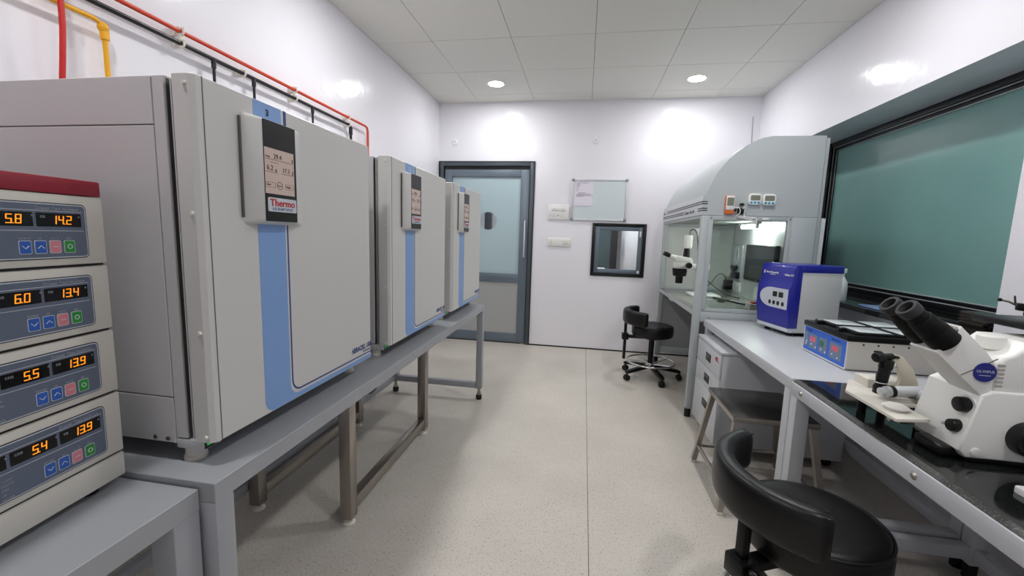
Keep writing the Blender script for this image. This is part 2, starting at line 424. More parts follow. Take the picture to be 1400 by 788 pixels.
mb = MB(); mb.box(-1.345, -1.25, 5.6, 5.68, 0, 2.7, .004); struct(mb.build('trim_2', M_ALUD))
t = thing('storage_cabinet', 'white cabinet seen through the small window in the back wall', 'cabinet', (.78, 6.2, 0))
mb = MB(); mb.box(.50, 1.05, 5.95, 6.5, .62, 1.50, .012).box(.50, 1.05, 5.97, 6.5, .06, .61, .012); mb.build('cabinet_body', M_WHITE, t)
mb = MB(); mb.box(.56, .99, 6.02, 6.45, 0, .06); mb.build('plinth', M_DARK, t)
mb = MB(); mb.box(.52, .535, 5.925, 5.95, 1.0, 1.25, .003); mb.build('handle', M_ALUB, t)
t = thing('pass_shelf', 'narrow shelf behind the small window in the back wall', 'shelf', (.25, 5.2, 0))
mb = MB(); mb.box(-.05, .42, 5.0, 5.4, .76, .79, .003); mb.build('shelf_board', M_ALUD, t)
for x in (-.02, .39):
    for y in (5.03, 5.37): mb = MB(); mb.box(x-.015, x+.015, y-.015, y+.015, 0, .76); mb.build('leg', M_ALUD, t)
mb = MB(); mb.box(.10, .27, 5.10, 5.30, .79, .87, .006); single(mb.build('glove_box', M_WHITE), 'small white box lying on the shelf behind the back wall window', 'box')
t = thing('ceiling_downlight', 'round ceiling light in the space beyond the back wall', 'ceiling light', (0, 5.7, 2.66))
mb = MB(); mb.cyl((0, 5.5, 2.685), (0, 5.5, 2.7), .14, n=32); mb.build('lamp_diffuser', mat('corridor_lamp', (255, 255, 255), emit=190, ecol=(244, 250, 255)), t)

# ---- big teal window in the right wall
w1 = bpy.data.objects.new('window_1', None); C.objects.link(w1); w1.location = (1.95, (WY0+WY1)/2, WZ0); WM[w1] = Matrix.Translation(w1.location); struct(w1)
def yz_frame(mb, y0, y1, z0, z1, w, x0, x1, mi=0, bev=.002):
    mb.box(x0, x1, y0, y0+w, z0, z1, bev, mi=mi).box(x0, x1, y1-w, y1, z0, z1, bev, mi=mi)
    mb.box(x0, x1, y0+w, y1-w, z0, z0+w, bev, mi=mi).box(x0, x1, y0+w, y1-w, z1-w, z1, bev, mi=mi)
mb = MB(); yz_frame(mb, WY0, WY1, WZ0+.032, WZ1, .036, 1.93, 2.02)
yz_frame(mb, WY0+.036, WY1-.036, WZ0+.068, WZ1-.036, .005, 1.945, 1.96, mi=1)
yz_frame(mb, WY0+.041, WY1-.041, WZ0+.073, WZ1-.041, .02, 1.95, 2.0)
mb.build('window_frame', [M_BLKALU, M_ALUB], w1)
mb = MB(); yz_frame(mb, WY0+.06, WY1-.06, WZ0+.092, WZ1-.06, .006, 1.957, 1.985); mb.build('bead', M_ALUB, w1)
mb = MB(); mb.box(1.968, 1.976, WY0+.06, WY1-.06, WZ0+.092, WZ1-.06); mb.build('film_pane', M_TEAL, w1)
mb = MB(); mb.plate(PZ(.864), [(1.53, .55), (1.649, .55), (1.649, 1.966), (1.93, 1.966), (1.93, 3.898), (1.652, 3.898), (1.53, 3.0)], .03, bev=.002, seg=1)
o = mb.build('trim_3', M_GRAN); struct(o)

# ---- downlights
t0 = None
for k, (x, y) in enumerate([(-.898, 4.08), (.906, 4.09), (-.898, 2.27), (.906, 2.27), (-.898, .45), (.906, .45)]):
    lab = ['lit round ceiling downlight above the door side of the back wall', 'lit round ceiling downlight above the fume hood end of the back wall',
           'lit downlight over the row of large incubators', 'lit downlight over the white bench with the blue instrument',
           'lit downlight over the drawer incubator stack', 'lit downlight over the near end of the microscope bench'][k]
    if t0 is None:
        t0 = thing('ceiling_downlight', lab, 'ceiling light', (x, y, H), 0, 'round ceiling downlights')
        mb = MB(); mb.lathe([(.070, .008), (.070, -.003), (.084, -.004), (.088, 0), (.088, .002)], n=40); mb.build('trim_ring', M_WHITE, t0, local=True)
        mb = MB(); mb.lathe([(0, -.0025), (.068, -.0025), (.071, -.0005), (.071, .004)], n=40); mb.build('lamp_diffuser', M_LAMP, t0, local=True)
    else:
        r = dup(t0, (x, y, H), 0, lab)
        for c in r.children:
            if c.name.startswith('lamp_diffuser'): c.material_slots[0].link = 'OBJECT'; c.material_slots[0].material = (M_LAMP, M_LAMP2, M_LAMP3)[k//2]

# ================================================================== LEFT: INCUBATORS
FX, BZ = -.745, .72                         # door front plane, bench top
W = .666; Y1I = .715
inc = thing('incubator', 'nearest large grey incubator with a blue stripe, marked 3, tallest in view', 'incubator', (FX, Y1I, BZ), 0, 'three large incubators on the left bench')
def incubator(t):
    y0, y1 = Y1I+.004, Y1I+W-.004
    xb, xf = -1.52, -.803
    mb = MB(); mb.box(xb+.004, xf-.012, y0+.004, y1-.004, .766, 1.512, mi=1)
    for (ya, yb) in ((y0, y0+.006), (y1-.006, y1)):
        for (xa, xc, za, zc) in ((xb, -.8425, 1.4235, 1.514), (xb, -.8425, .8655, 1.4215), (xb, -.8425, .762, .8635), (-.8405, xf-.010, .776, 1.514)):
            mb.box(xa, xc, ya, yb, za, zc, .0012, 1)
    mb.box(xb, xf-.010, y0+.002, y1-.002, 1.510, 1.5145, .001, 1).box(xb, xb+.006, y0, y1, .762, 1.514, .001, 1).box(xb, xf, y0+.002, y1-.002, .762, .768, .001, 1)
    for x in (-.893, -.86): mb.cyl((x, y0-.003, .772), (x, y0+.001, .772), .0045, n=12, mi=2)
    mb.box(-1.30, -1.22, y0+.10, y0+.20, 1.514, 1.526, .004)
    mb.build('housing', [M_INCSIDE, M_GASKET, M_STEEL], t)
    mb = MB(); mb.box(-.816, -.7895, y0+.016, y1-.016, .778, 1.504).box(-.8055, -.8025, y0+.006, y1-.006, .774, 1.508, mi=1).box(-.7975, -.7945, y0+.003, y1-.003, .772, 1.510, mi=1)
    mb.build('door_gasket', [M_GASKET, M_INCSIDE], t)
    # door with chamfered vertical edges
    ya, yb = Y1I, Y1I+W
    mb = MB(); mb.plate(PZ(.774), [(-.7895, ya), (-.754, ya), (-.745, ya+.007), (-.745, yb-.007), (-.754, yb), (-.7895, yb)], .742, bev=.002, seg=1)
    dr = mb.build('door', M_INC, t)
    mb = MB()
    mb.box(-.7459, -.7441, ya+.0205, ya+.0222, .775, 1.515, mi=0)
    mb.build('edge_seam', M_GASKET, dr)
    mb = MB()
    for z in (1.497, 1.252, 1.01, .786): mb.cyl((-.7615, ya+.001, z), (-.7615, ya-.004, z), .0045, .0035, n=12)
    mb.build('hinge_cap', M_WHITE2, dr)
    P = PX(-.7455)
    # blue L-shaped stripe, tab and navy outline
    def arc(cx, cy, r, a0, a1, n=8): return [(cx+r*math.cos(math.radians(a0+(a1-a0)*k/n)), cy+r*math.sin(math.radians(a0+(a1-a0)*k/n))) for k in range(n+1)]
    L = [(ya+.148, 1.24)]+arc(ya+.180, .807, .032, 180, 270)+[(yb-.003, .775), (yb-.003, .788)]+arc(ya+.270, .820, .032, 270, 180)+[(ya+.238, 1.24)]
    mb = MB(); mb.plate(P, L, .0011); mb.plate(P, [(ya+.148, 1.478), (ya+.236, 1.478), (ya+.236, 1.5145), (ya+.148, 1.5145)], .0011)
    mb.build('blue_stripe', M_BLUE, dr)
    N = [(ya+.244, 1.24)]+arc(ya+.277, .828, .033, 180, 270)+[(yb-.003, .795), (yb-.003, .799)]+arc(ya+.278, .829, .0295, 270, 180)+[(ya+.2485, 1.24)]
    mb = MB(); mb.plate(P, N, .0011); mb.plate(P, [(ya+.2445, 1.478), (ya+.254, 1.478), (ya+.254, 1.5145), (ya+.2445, 1.5145)], .0011)
    mb.build('navy_outline', M_NAVY, dr)
    mb = MB(); put_text(mb, PX(-.745), ya+.660, .817, 'HERACELL 150i', .0235, shear=.3, bold=.0007, align='RIGHT', sx=.80)
    put_text(mb, PX(-.745), ya+.658, .8055, 'CO2 Incubator', .0095, align='RIGHT', sx=.9)
    mb.build('model_lettering', M_NAVY, dr)
    # display console
    dc0, dc1 = Y1I+.105, Y1I+.306
    Pf = PX(-.7455)
    mb = MB()
    b = bmesh.new()
    low = rrect(dc0, dc1, 1.236, 1.478, .012, 4); top = rrect(dc0+.032, dc1-.061, 1.243, 1.470, .006, 4)
    v0 = [b.verts.new((-.7455, u, v)) for u, v in low]; v1 = [b.verts.new((-.715, u, v)) for u, v in top]
    n = len(v0)
    for k in range(n): b.faces.new((v0[k], v0[(k+1) % n], v1[(k+1) % n], v1[k]))
    b.faces.new(v1); b.faces.new(v0[::-1]); bmesh.ops.recalc_face_normals(b, faces=b.faces[:])
    mb._join(b, 0)
    mb.box(-.7445, -.739, dc0-.0025, dc0+.001, 1.25, 1.466, mi=1)
    con = mb.build('display_console', [M_CREAM if False else M_INC, M_GASKET], t)
    Q = PX(-.715)
    a, c = dc0+.0335, dc1-.0625
    mb = MB(); mb.plate(Q, rrect(a, c, 1.4095, 1.469, .002), .0014).plate(Q, rrect(a, c, 1.244, 1.307, .002), .0014).box(-.715, -.7136, c-.006, c, 1.307, 1.41).box(-.715, -.7136, a, a+.001, 1.307, 1.41)
    mb.build('black_fascia', M_BLACK, con)
    mb = MB(); mb.plate(Q, rrect(a+.001, c-.006, 1.307, 1.4095, 0), .0006)
    s = mb.build('touchscreen', M_LCD, con)
    mb = MB(); Q2 = PX(-.7144); k = .0009
    def ln(u0, v0_, u1, v1_): mb.plate(Q2, [(u0, v0_), (u1, v0_), (u1, v1_), (u0, v1_)], .0003)
    ln(a+.004, 1.384, c-.010, 1.385); ln(a+.004, 1.3555, a+.042, 1.3565); ln(a+.055, 1.3555, c-.010, 1.3565); ln(c-.013, 1.357, c-.010, 1.367); ln(c-.013, 1.386, c-.010, 1.395); ln(a+.02, 1.378, a+.045, 1.379)
    for (u0, u1) in ((a+.004, a+.034), (c-.038, c-.010)):
        ln(u0, 1.3215, u1, 1.3222); ln(u0, 1.3325, u1, 1.3332); ln(u0, 1.3215, u0+.0007, 1.333); ln(u1-.0007, 1.3215, u1, 1.333)
    mb.torus((-.7141, a+.048, 1.3275), .0085, .0006, 28, 6, M=Matrix.Rotation(PI/2, 4, 'Y'))
    put_text(mb, PX(-.7147), a+.030, 1.3875, '29.4', .0155); put_text(mb, PX(-.7147), a+.008, 1.360, '6.2', .0165); put_text(mb, PX(-.7147), a+.058, 1.360, '17.3', .0145)
    put_text(mb, PX(-.7147), a+.0425, 1.3255, 'Menu', .0045); put_text(mb, PX(-.7147), a+.007, 1.3255, 'Start', .006); put_text(mb, PX(-.7147), c-.036, 1.3255, 'Display', .0055)
    put_text(mb, PX(-.7147), a+.034, 1.358, '%', .009); put_text(mb, PX(-.7147), a+.004, 1.388, 'Temp', .006)
    mb.build('screen_lettering', M_INK, con)
    mb = MB(); mb.plate(PX(-.7137), rrect(a+.006, c-.004, 1.2665, 1.2985, .004), .0012)
    mb.build('badge', M_PALE, con)
    mb = MB(); put_text(mb, PX(-.7127), (a+c)/2+.001, 1.2795, 'Thermo', .0225, bold=.0005, align='CENTER', sx=1.12)
    mb.build('red_lettering', M_REDINK, con)
    mb = MB(); put_text(mb, PX(-.7127), (a+c)/2+.001, 1.2700, 'S C I E N T I F I C', .0082, bold=.0002, align='CENTER', sx=1.1)
    mb.build('small_lettering', M_NAVY, con)
    for (x, y) in ((-.823, y0+.026), (-.823, y1-.026), (-1.47, y0+.026), (-1.47, y1-.026)):
        mb = MB(); mb.lathe([(0, 0), (.021, 0), (.022, .004), (.022, .008), (.019, .011), (.019, .0435), (0, .0435)], (x, y, BZ), 24); mb.build('foot', M_CREAM, t)
    mb = MB(); mb.box(-.841, -.775, y0, y0+.045, .7525, .7730, .0015); br = mb.build('corner_bracket', M_INCSIDE, t)
    mb = MB(); mb.plate(PX(-.775), rrect(y0+.003, y0+.036, .7545, .7710, .001), .0010); ib = mb.build('indicator_window', M_DARK, br)
    mb = MB(); mb.plate(PX(-.7740), rrect(y0+.008, y0+.022, .7605, .7680, .001), .0008); mb.build('indicator', M_LEDG, br)
    mb = MB(); mb.box(-.842, -.803, y1-.045, y1, .757, .7745, .0015); mb.build('corner_bracket', M_INCSIDE, t)
incubator(inc)
others = [inc, dup(inc, (FX, 1.530, BZ), 0, 'second large incubator from the camera, in the middle of the three on the bench'),
          dup(inc, (FX, 2.312, BZ), 0, 'farthest large incubator, partly hidden, in front of the grey door')]
for o, s, m in zip(others, ('3', '2', '1'), (M_INK, M_WHITE, M_WHITE)):
    mb = MB()
    Wd = WM[o]; M = Matrix.Translation((0, Wd.translation.y-Y1I, 0)) @ PX(-.7440)
    put_text(mb, M, Y1I+.190, 1.4875, s, .020, bold=.0006, align='CENTER')
    dr = [c for c in o.children if c.name.split('.')[0] == 'door'][0]
    mb.build('number_lettering', m, dr)

# ---- incubator bench
def bench_foot(t, x, y):
    mb = MB(); mb.lathe([(0, 0), (.022, 0), (.022, .03), (.018, .036), (0, .036)], (x, y, 0), 20).lathe([(.018, .036), (.012, .06), (.010, .085), (0, .085)], (x, y, 0), 20, mi=1)
    mb.build('foot', [M_RUBBER, M_STEEL], t)
def tube_box(name, t, b, m, bev=.003):
    mb = MB(); mb.box(*b, bev); return mb.build(name, m, t)
t = thing('incubator_bench', 'long grey steel bench carrying the three large incubators', 'bench', (-1.04, 1.81, 0))
X0, X1, BY0, BY1 = -1.41, -.698, .666, 2.966
mb = MB(); mb.box(X0, X1, BY0, BY1, .678, BZ, .0012, 1); mb.build('tabletop', M_GREYPOW, t)
for y in (BY0+.0002, BY1-.0452):
    for x in (X0+.001, X1-.0452):
        tube_box('leg', t, (x, x+.045, y, y+.045, .085, .679), M_GREYPOW); bench_foot(t, x+.0225, y+.0225)
    tube_box('end_rail', t, (X0+.046, X1-.046, y+.002, y+.043, .088, .13), M_GREYPOW)
tube_box('back_rail', t, (X0+.001, X0+.030, BY0+.046, BY1-.046, .09, .13), M_GREYPOW)
mb = MB(); mb.tube([(-1.39, 2.37, .136), (-1.37, 2.40, .15), (-1.36, 2.46, .165), (-1.36, 2.54, .20), (-1.36, 2.51, .235), (-1.36, 2.47, .15), (-1.37, 2.56, .14), (-1.39, 2.64, .136)], .005, 8, smooth=2)
tag(mb.build('power_cable', M_BLACK), 'looped black cable lying on the low back rail of the incubator bench', 'cable')
# ---- steel stand beneath
t = thing('steel_stand', 'brushed steel frame standing under the incubator bench', 'stand', (-1.15, 1.87, 0))
SX0, SX1, SY0, SY1 = -1.374, -.893, 1.472, 2.345
for x in (SX0, SX1-.05):
    for y in (SY0, SY1-.05):
        tube_box('leg', t, (x, x+.05, y, y+.05, .03, .674), M_STEEL)
        mb = MB(); mb.lathe([(0, 0), (.024, 0), (.026, .006), (.02, .014), (.02, .031), (0, .031)], (x+.025, y+.025, 0), 20); mb.build('foot', M_WHITE2, t)
    tube_box('low_rail', t, (x+.003, x+.047, SY0+.05, SY1-.05, .058, .108), M_STEEL)
for y in (SY0, SY1-.05): tube_box('top_rail', t, (SX0+.05, SX1-.05, y+.003, y+.047, .640, .674), M_STEEL)
# ---- near bench
t = thing('stack_bench', 'grey steel bench in the near left corner under the drawer incubator stack', 'bench', (-1.05, .15, 0))
NX0, NX1, NY0, NY1, NZ = -1.40, -.731, -.40, .6615, .708
mb = MB(); mb.box(NX0, NX1, NY0, NY1, NZ-.045, NZ, .0012, 1); mb.build('tabletop', M_GREYPOW, t)
for x in (NX0+.001, NX1-.0552):
    for y in (NY0+.001, NY1-.0552): tube_box('leg', t, (x, x+.055, y, y+.055, .085, NZ-.044), M_GREYPOW); bench_foot(t, x+.027, y+.027)
for y in (NY0+.006, NY1-.05): tube_box('end_rail', t, (NX0+.056, NX1-.056, y, y+.042, .088, .13), M_GREYPOW)

# ---- drawer incubator stack
A = math.atan2(.027, .203)                    # turned slightly
SO = Vector((-.888, .651, NZ))
SW, SD = .43, .40
def sthing(name, label, cat, z, group=None): return thing(name, label, cat, (SO.x, SO.y, NZ+z), A, group)
t = sthing('support_box', 'plain cream base block under the stack of drawer incubators', 'base', 0)
mb = MB(); mb.box(-SD, 0, -SW, 0, .020, .068, .003); mb.build('base_block', M_CREAM, t, local=True)
for x in (-SD+.04, -.04):
    for y in (-SW+.04, -.04): mb = MB(); mb.cyl((x, y, 0), (x, y, .021), .016, n=20); mb.build('foot', M_RUBBER, t, local=True)
UH = .1245
vals = [('5.4', '13.9', 'drawer incubator reading 5.4 and 13.9, lowest of the stack on its base'), ('5.5', '13.9', 'drawer incubator reading 5.5 and 13.9, second from the bottom of the stack'),
        ('6.0', '13.4', 'drawer incubator reading 6.0 and 13.4, third from the bottom of the stack'), ('5.8', '14.2', 'drawer incubator reading 5.8 and 14.2, topmost under the red cover')]
u0 = None; units = []
for k, (va, vb, lab) in enumerate(vals):
    z = .068+k*UH+.0005
    if u0 is None:
        u0 = t = sthing('drawer_incubator', lab, 'incubator', z, 'stacked drawer incubators')
        mb = MB(); mb.box(-SD, -.004, -SW+.004, -.004, 0, UH-.001, mi=1).box(-SD, 0, -SW, 0, .0035, UH-.001, .0025); mb.build('housing', [M_CREAM, M_DARK], t, local=True)
        P = PX(0)
        mb = MB(); mb.plate(P, rrect(-SW+.032, -.032, .0155, .1085, .008), .0012).plate(P, rrect(-SW+.0335, -.0335, .017, .107, .007), .0016, mi=1).plate(P, rrect(-SW+.0352, -.0352, .0187, .1053, .0055), .0020, mi=2)
        for v in (.062, .0945): mb.plate(PX(.0018), [(-SW+.04, v), (-.040, v), (-.040, v+.0008), (-SW+.04, v+.0008)], .0006, mi=1)
        cp = mb.build('control_panel', [M_DARK, M_PALE, M_PANEL], t, local=True)
        for (a, b) in ((-.1105, -.0430), (-.1805, -.1155), (-.2505, -.1860)):
            mb = MB(); mb.plate(PX(.0018), rrect(a, b, .0695, .0915, .001), .0010); mb.build('display_window', M_DISP, cp, local=True)
        for (a, m, s) in ((-.1380, M_BTNB, 'v'), (-.1168, M_BTNB, '^'), (-.0955, M_BTNP, '-'), (-.0735, M_BTNG, 'o')):
            mb = MB(); mb.plate(PX(.0018), rrect(a, a+.0172, .0250, .0465, .0025), .0009, mi=1).plate(PX(.0018), rrect(a+.0009, a+.0163, .0259, .0456, .002), .0013, mi=0)
            c = a+.0086; Q = PX(.0029)
            if s == 'v': mb.tube([(.0033, c-.0045, .038), (.0033, c, .0335), (.0033, c+.0045, .038)], .0007, 6, mi=1)
            if s == '^': mb.tube([(.0033, c-.0045, .0335), (.0033, c, .038), (.0033, c+.0045, .0335)], .0007, 6, mi=1)
            if s == '-': mb.tube([(.0033, c-.004, .0358), (.0033, c+.004, .0358)], .0006, 6, mi=1)
            if s == 'o': mb.torus((.0033, c, .0358), .0035, .0007, 20, 6, mi=1, M=Matrix.Rotation(PI/2, 4, 'Y'))
            mb.build('key', [m, M_PALE], cp, local=True)
        caps = [(PX(.0019), -.045, .0970, 'Drawer Type Incubator', .0072, dict(align='RIGHT', sx=.95))]
        caps += [(PX(.0019), a, .0482, s, .0046, dict(align='CENTER')) for (a, s) in ((-.1300, 'DOWN'), (-.1085, 'UP'), (-.0870, 'MUTE'), (-.0650, 'SET'))]
        for (a, s) in ((-.1055, 'O2'), (-.1755, 'CO2'), (-.2455, 'TEMP')): caps += [(PX(.0027), a, .0835, s, .0055, {}), (PX(.0027), a+.0575, .0850, '%', .0042, {})]
        caps += [(PX(.0019), -.1955, .0500-.0075*i, ['ALARM', 'HEATER', 'CO2', 'O2', 'POWER'][i], .0045, {}) for i in range(5)]
        for (Q, a, v, s, sz, kw) in caps: mb = MB(); put_text(mb, Q, a, v, s, sz, **kw); mb.build('caption', M_CAPTION, cp, local=True)
    else: t = dup(u0, (SO.x, SO.y, NZ+z), A, lab)
    units.append((t, va, vb))
for t, va, vb in units:
    cp = [c for c in t.children if c.name.startswith('control_panel')][0]
    for s, u in ((va, -.1520), (vb, -.0905)): mb = MB(); seven(mb, PX(.0029), s, u, .0733, .0145); mb.build('readout', M_LED, cp, local=True)
t = None
mb = MB(); mb.box(-SD, 0.001, -SW, -.002, 0, .0275, .003)
o = mb.build('stack_cover', M_REDENAMEL); o.location = (SO.x, SO.y, NZ+.068+4*UH+.0005); o.rotation_euler = (0, 0, A); WM[o] = Matrix.Translation(o.location) @ Matrix.Rotation(A, 4, 'Z')
tag(o, 'flat dark red cover on top of the drawer incubator stack', 'cover')

# ================================================================== PIPES ON THE LEFT WALL
PXW = -1.612
mb = MB(); mb.tube([(PXW, YF+.01, 1.987), (PXW, 2.93, 1.987), (PXW, 2.958, 1.982), (PXW, 2.968, 1.96), (PXW, 2.968, 1.30)], .0082, 12)
tag(mb.build('gas_pipe', M_REDPIPE), 'long orange-red pipe running highest along the left wall', 'pipe')
t = thing('gas_pipe', 'black pipe with short drops, just below the orange-red pipe on the wall', 'pipe', (PXW, 1.0, 1.9))
mb = MB(); mb.tube([(PXW, YF+.01, 1.942), (PXW, 2.715, 1.942), (PXW, 2.732, 1.936), (PXW, 2.738, 1.915), (PXW, 2.738, 1.30)], .0088, 12); mb.build('main_run', M_BLKPIPE, t)
for y in (1.658, 1.882, 2.328):
    mb = MB(); mb.tube([(PXW, y, 1.94), (PXW, y, 1.30)], .006, 10).cyl((PXW, y, 1.905), (PXW, y, 1.942), .0095, n=12); mb.build('branch', M_BLKPIPE, t)
mb = MB(); mb.cyl((PXW, 2.738, 1.88), (PXW, 2.738, 1.93), .0125, n=14); mb.build('elbow', M_BLKPIPE, t)
mb = MB(); mb.tube([(PXW+.01, 1.075, 2.25), (PXW+.02, 1.10, 2.05), (PXW+.025, 1.102, 1.85), (PXW+.02, 1.098, 1.75), (PXW+.005, 1.095, 1.62), (PXW, 1.09, 1.50), (PXW, 1.09, 1.30)], .0078, 12, smooth=2)
tag(mb.build('gas_hose', M_REDHOSE), 'red hose dropping behind the nearest incubator, left of the yellow pipe', 'hose')
t = thing('gas_pipe', 'yellow pipe with an elbow dropping behind the nearest incubator', 'pipe', (PXW, .6, 1.88))
mb = MB(); mb.tube([(PXW, YF+.01, 1.890), (PXW, 1.205, 1.890), (PXW, 1.228, 1.882), (PXW, 1.234, 1.86), (PXW, 1.234, 1.30)], .0075, 12); mb.build('main_run', M_YELLOW, t)
mb = MB(); mb.sphere((PXW, 1.231, 1.872), .0155, sc=(1, 1, 1.15)).cyl((PXW, 1.234, 1.835), (PXW, 1.234, 1.875), .0125, n=14); mb.build('elbow', M_YELLOW, t)
k0 = None
for k, (y, hi, lab) in enumerate([(1.512, 1, 'cream pipe clip on the left wall nearest the camera'), (1.818, 0, 'short cream clip holding only the black pipe'),
                                  (2.178, 1, 'cream pipe clip between the two middle black drops'), (2.712, 1, 'cream pipe clip near the end of the orange-red pipe')]):
    mb = MB()
    for z in ((1.987, 1.942) if hi else (1.942,)):
        mb.torus((PXW, y, z), .0135, .0045, 20, 8, M=Matrix.Rotation(PI/2, 4, 'X')).box(XL, PXW-.010, y-.009, y+.009, z-.016, z+.016, .002)
        mb.sphere((PXW+.014, y, z+.012), .003)
    mb.box(PXW-.012, PXW+.004, y-.008, y+.008, 1.925, 2.004 if hi else 1.958, .002)
    single(mb.build('pipe_clip', M_WHITE2), lab, 'pipe clip', 'pipe clips on the left wall')

# ================================================================== BACK WALL FITTINGS
t = thing('switchboard', 'large white switch and socket plate beside the whiteboard', 'switch plate', (-.287, YB, 1.41))
mb = MB(); mb.box(-.403, -.172, YB-.014, YB-.001, 1.412, 1.577, .006, 3).box(-.396, -.179, YB-.017, YB-.013, 1.419, 1.570, .003); mb.build('cover_plate', M_WHITE, t)
mb = MB(); mb.box(-.363, -.213, YB-.020, YB-.016, 1.509, 1.548, .002)
for i in range(6): mb.box(-.358+i*.0245, -.338+i*.0245, YB-.0225, YB-.019, 1.515, 1.542, .0015)
mb.build('switch', M_WHITE, t)
mb = MB()
for x in (-.335, -.245):
    for (a, b) in ((0, .016), (-.013, -.008), (.013, -.008)): mb.cyl((x+a, YB-.0178, 1.462+b), (x+a, YB-.016, 1.462+b), .004, n=10)
mb.cyl((-.29, YB-.0178, 1.462), (-.29, YB-.016, 1.462), .007, n=14).cyl((-.375, YB-.0178, 1.462), (-.375, YB-.016, 1.462), .004, n=10)
mb.build('socket_hole', mat('grey_socket', (120, 118, 116), .5), t)
t = thing('switchboard', 'long narrow white switch plate below the larger one', 'switch plate', (-.27, YB, 1.12))
mb = MB(); mb.box(-.403, -.140, YB-.013, YB-.001, 1.124, 1.220, .006, 3).box(-.396, -.147, YB-.016, YB-.012, 1.131, 1.213, .003); mb.build('cover_plate', M_WHITE, t)
for x in (-.37, -.23, -.195): mb = MB(); mb.box(x, x+.03, YB-.020, YB-.015, 1.15, 1.195, .002); mb.build('switch', M_WHITE2, t)
t = thing('whiteboard', 'framed whiteboard on the back wall above the small window', 'whiteboard', (.135, YB, 1.415))
mb = MB(); mb.box(-.140, .410, YB-.014, YB-.004, 1.425, 1.838); mb.build('writing_surface', M_BOARD, t)
mb = MB(); rect_frame(mb, -.155, .424, 1.412, 1.850, .020, YB-.02, YB-.001, bev=.004); mb.build('frame', mat('silver_frame', (208, 210, 214), .3, .15), t)
for x in (-.158, .395):
    for z in (1.409, 1.822): mb = MB(); mb.box(x, x+.032, YB-.023, YB-.001, z, z+.031, .008, 3); mb.build('corner_cap', mat('grey_corner', (140, 142, 150), .4, .5), t)
t = thing('notice_sheet', 'printed paper sheet taped in the whiteboard corner', 'paper', (-.03, YB-.0145, 1.565))
mb = MB(); b = bmesh.new(); n = 8
g = [[b.verts.new((-.134+.202*i/n, YB-.0152-.003*math.sin(i/n*PI), 1.566+.263*j/n)) for j in range(n+1)] for i in range(n+1)]
for i in range(n):
    for j in range(n): b.faces.new((g[i][j], g[i+1][j], g[i+1][j+1], g[i][j+1]))
bmesh.ops.solidify(b, geom=b.faces[:], thickness=.0008)
mb._join(b, 0); mb.build('sheet', M_PAPER, t)
mb = MB()
for z, u0, u1 in ((1.818, -.08, .03), (1.803, -.105, -.06), (1.803, -.04, .01), (1.786, -.107, -.07), (1.766, -.108, -.075), (1.742, -.108, -.09), (1.724, -.108, -.09), (1.704, -.085, -.01), (1.690, -.10, .045), (1.679, -.105, .045), (1.668, -.105, -.03)):
    x = u0
    while x < u1:
        w = random.uniform(.008, .02); mb.box(x, min(x+w, u1), YB-.0200, YB-.0186, z, z+.0035); x += w+.003
mb.build('print', mat('grey_print', (150, 148, 160), .8), t)
for (x, z, lab) in ((-1.466, 2.236, 'small round white cover on the back wall above the door'), (.071, 2.246, 'small round white cover high on the back wall above the whiteboard')):
    mb = MB(); mb.lathe([(.036, 0), (.036, .006), (.030, .010), (.012, .011), (.010, .008), (0, .008)], (x, YB, z), 32, M=Matrix.Rotation(PI/2, 4, 'X')).cyl((x, YB-.0125, z+.006), (x, YB-.009, z+.006), .003, n=10, mi=1)
    single(mb.build('wall_cover', [M_WALL, M_DARK]), lab, 'wall cap', 'round wall covers')
mb = MB(); mb.tube([(1.575, YB-.006, 2.46), (1.578, YB-.006, 2.3), (1.59, YB-.008, 2.1), (1.60, YB-.008, 1.5)], .003, 6, smooth=1)
tag(mb.build('wall_wire', mat('grey_wire', (150, 150, 155), .5)), 'thin grey wire hanging in the back right corner above the fume hood', 'wire')

# ================================================================== IVF WORKSTATION (HOOD)
HX0, HX1, HY0, HY1 = .762, 1.455, 2.98, 4.36
t = thing('laminar_hood', 'tall grey laminar flow hood with a curved top and glass sides', 'fume hood', (1.11, 3.67, 0))
prof = [(HX1, 1.403), (HX1, 1.906), (1.15, 1.906), (1.09, 1.896), (1.033, 1.870), (.99, 1.845), (.945, 1.808), (.90, 1.765), (.865, 1.722), (.835, 1.675), (.81, 1.620), (.79, 1.572), (.778, 1.535), (.764, 1.530), (.762, 1.522), (.762, 1.403)]
mb = MB(); F = frame((0, HY1, 0), (1, 0, 0), (0, 0, 1)); mb.plate(F, prof, HY1-HY0)
mb.build('canopy', M_HOOD, t, ang=30)
mb = MB(); mb.box(.758, .763, HY0+.004, HY1-.004, 1.405, 1.528, .001); fa = mb.build('fascia', M_HOODW, t)
mb = MB()
for z in (1.488, 1.474): mb.box(.7572, .7585, HY0, HY1-.19 if z > 0 else 0, z, z+.007)
for (z) in (1.444, 1.430): mb.box(.7572, .7585, HY0, HY0+.10, z, z+.007).box(.7572, .7585, HY0+.52, HY1-.004, z, z+.007)
for z in (1.488, 1.474, 1.444, 1.430): mb.box(.7575, .7575+.034, HY0-.0008, HY0+.0005, z, z+.007)
mb.build('stripe', M_INK, fa)
mb = MB(); put_text(mb, NX(.7578), -(HY0+.50), 1.428, 'Clean Earth', .034, bold=.0008, sx=1.9, shear=.1)
put_text(mb, NX(.7578), -(HY1-.01), 1.473, 'Clean Air', .026, bold=.0004, sx=1.2)
mb.build('lettering', mat('grey_lettering', (70, 74, 84), .5), fa)
mb = MB(); mb.box(HX1, 1.482, HY0+.012, HY1, .75, 1.895, .002); mb.build('back_duct', M_HOOD, t)
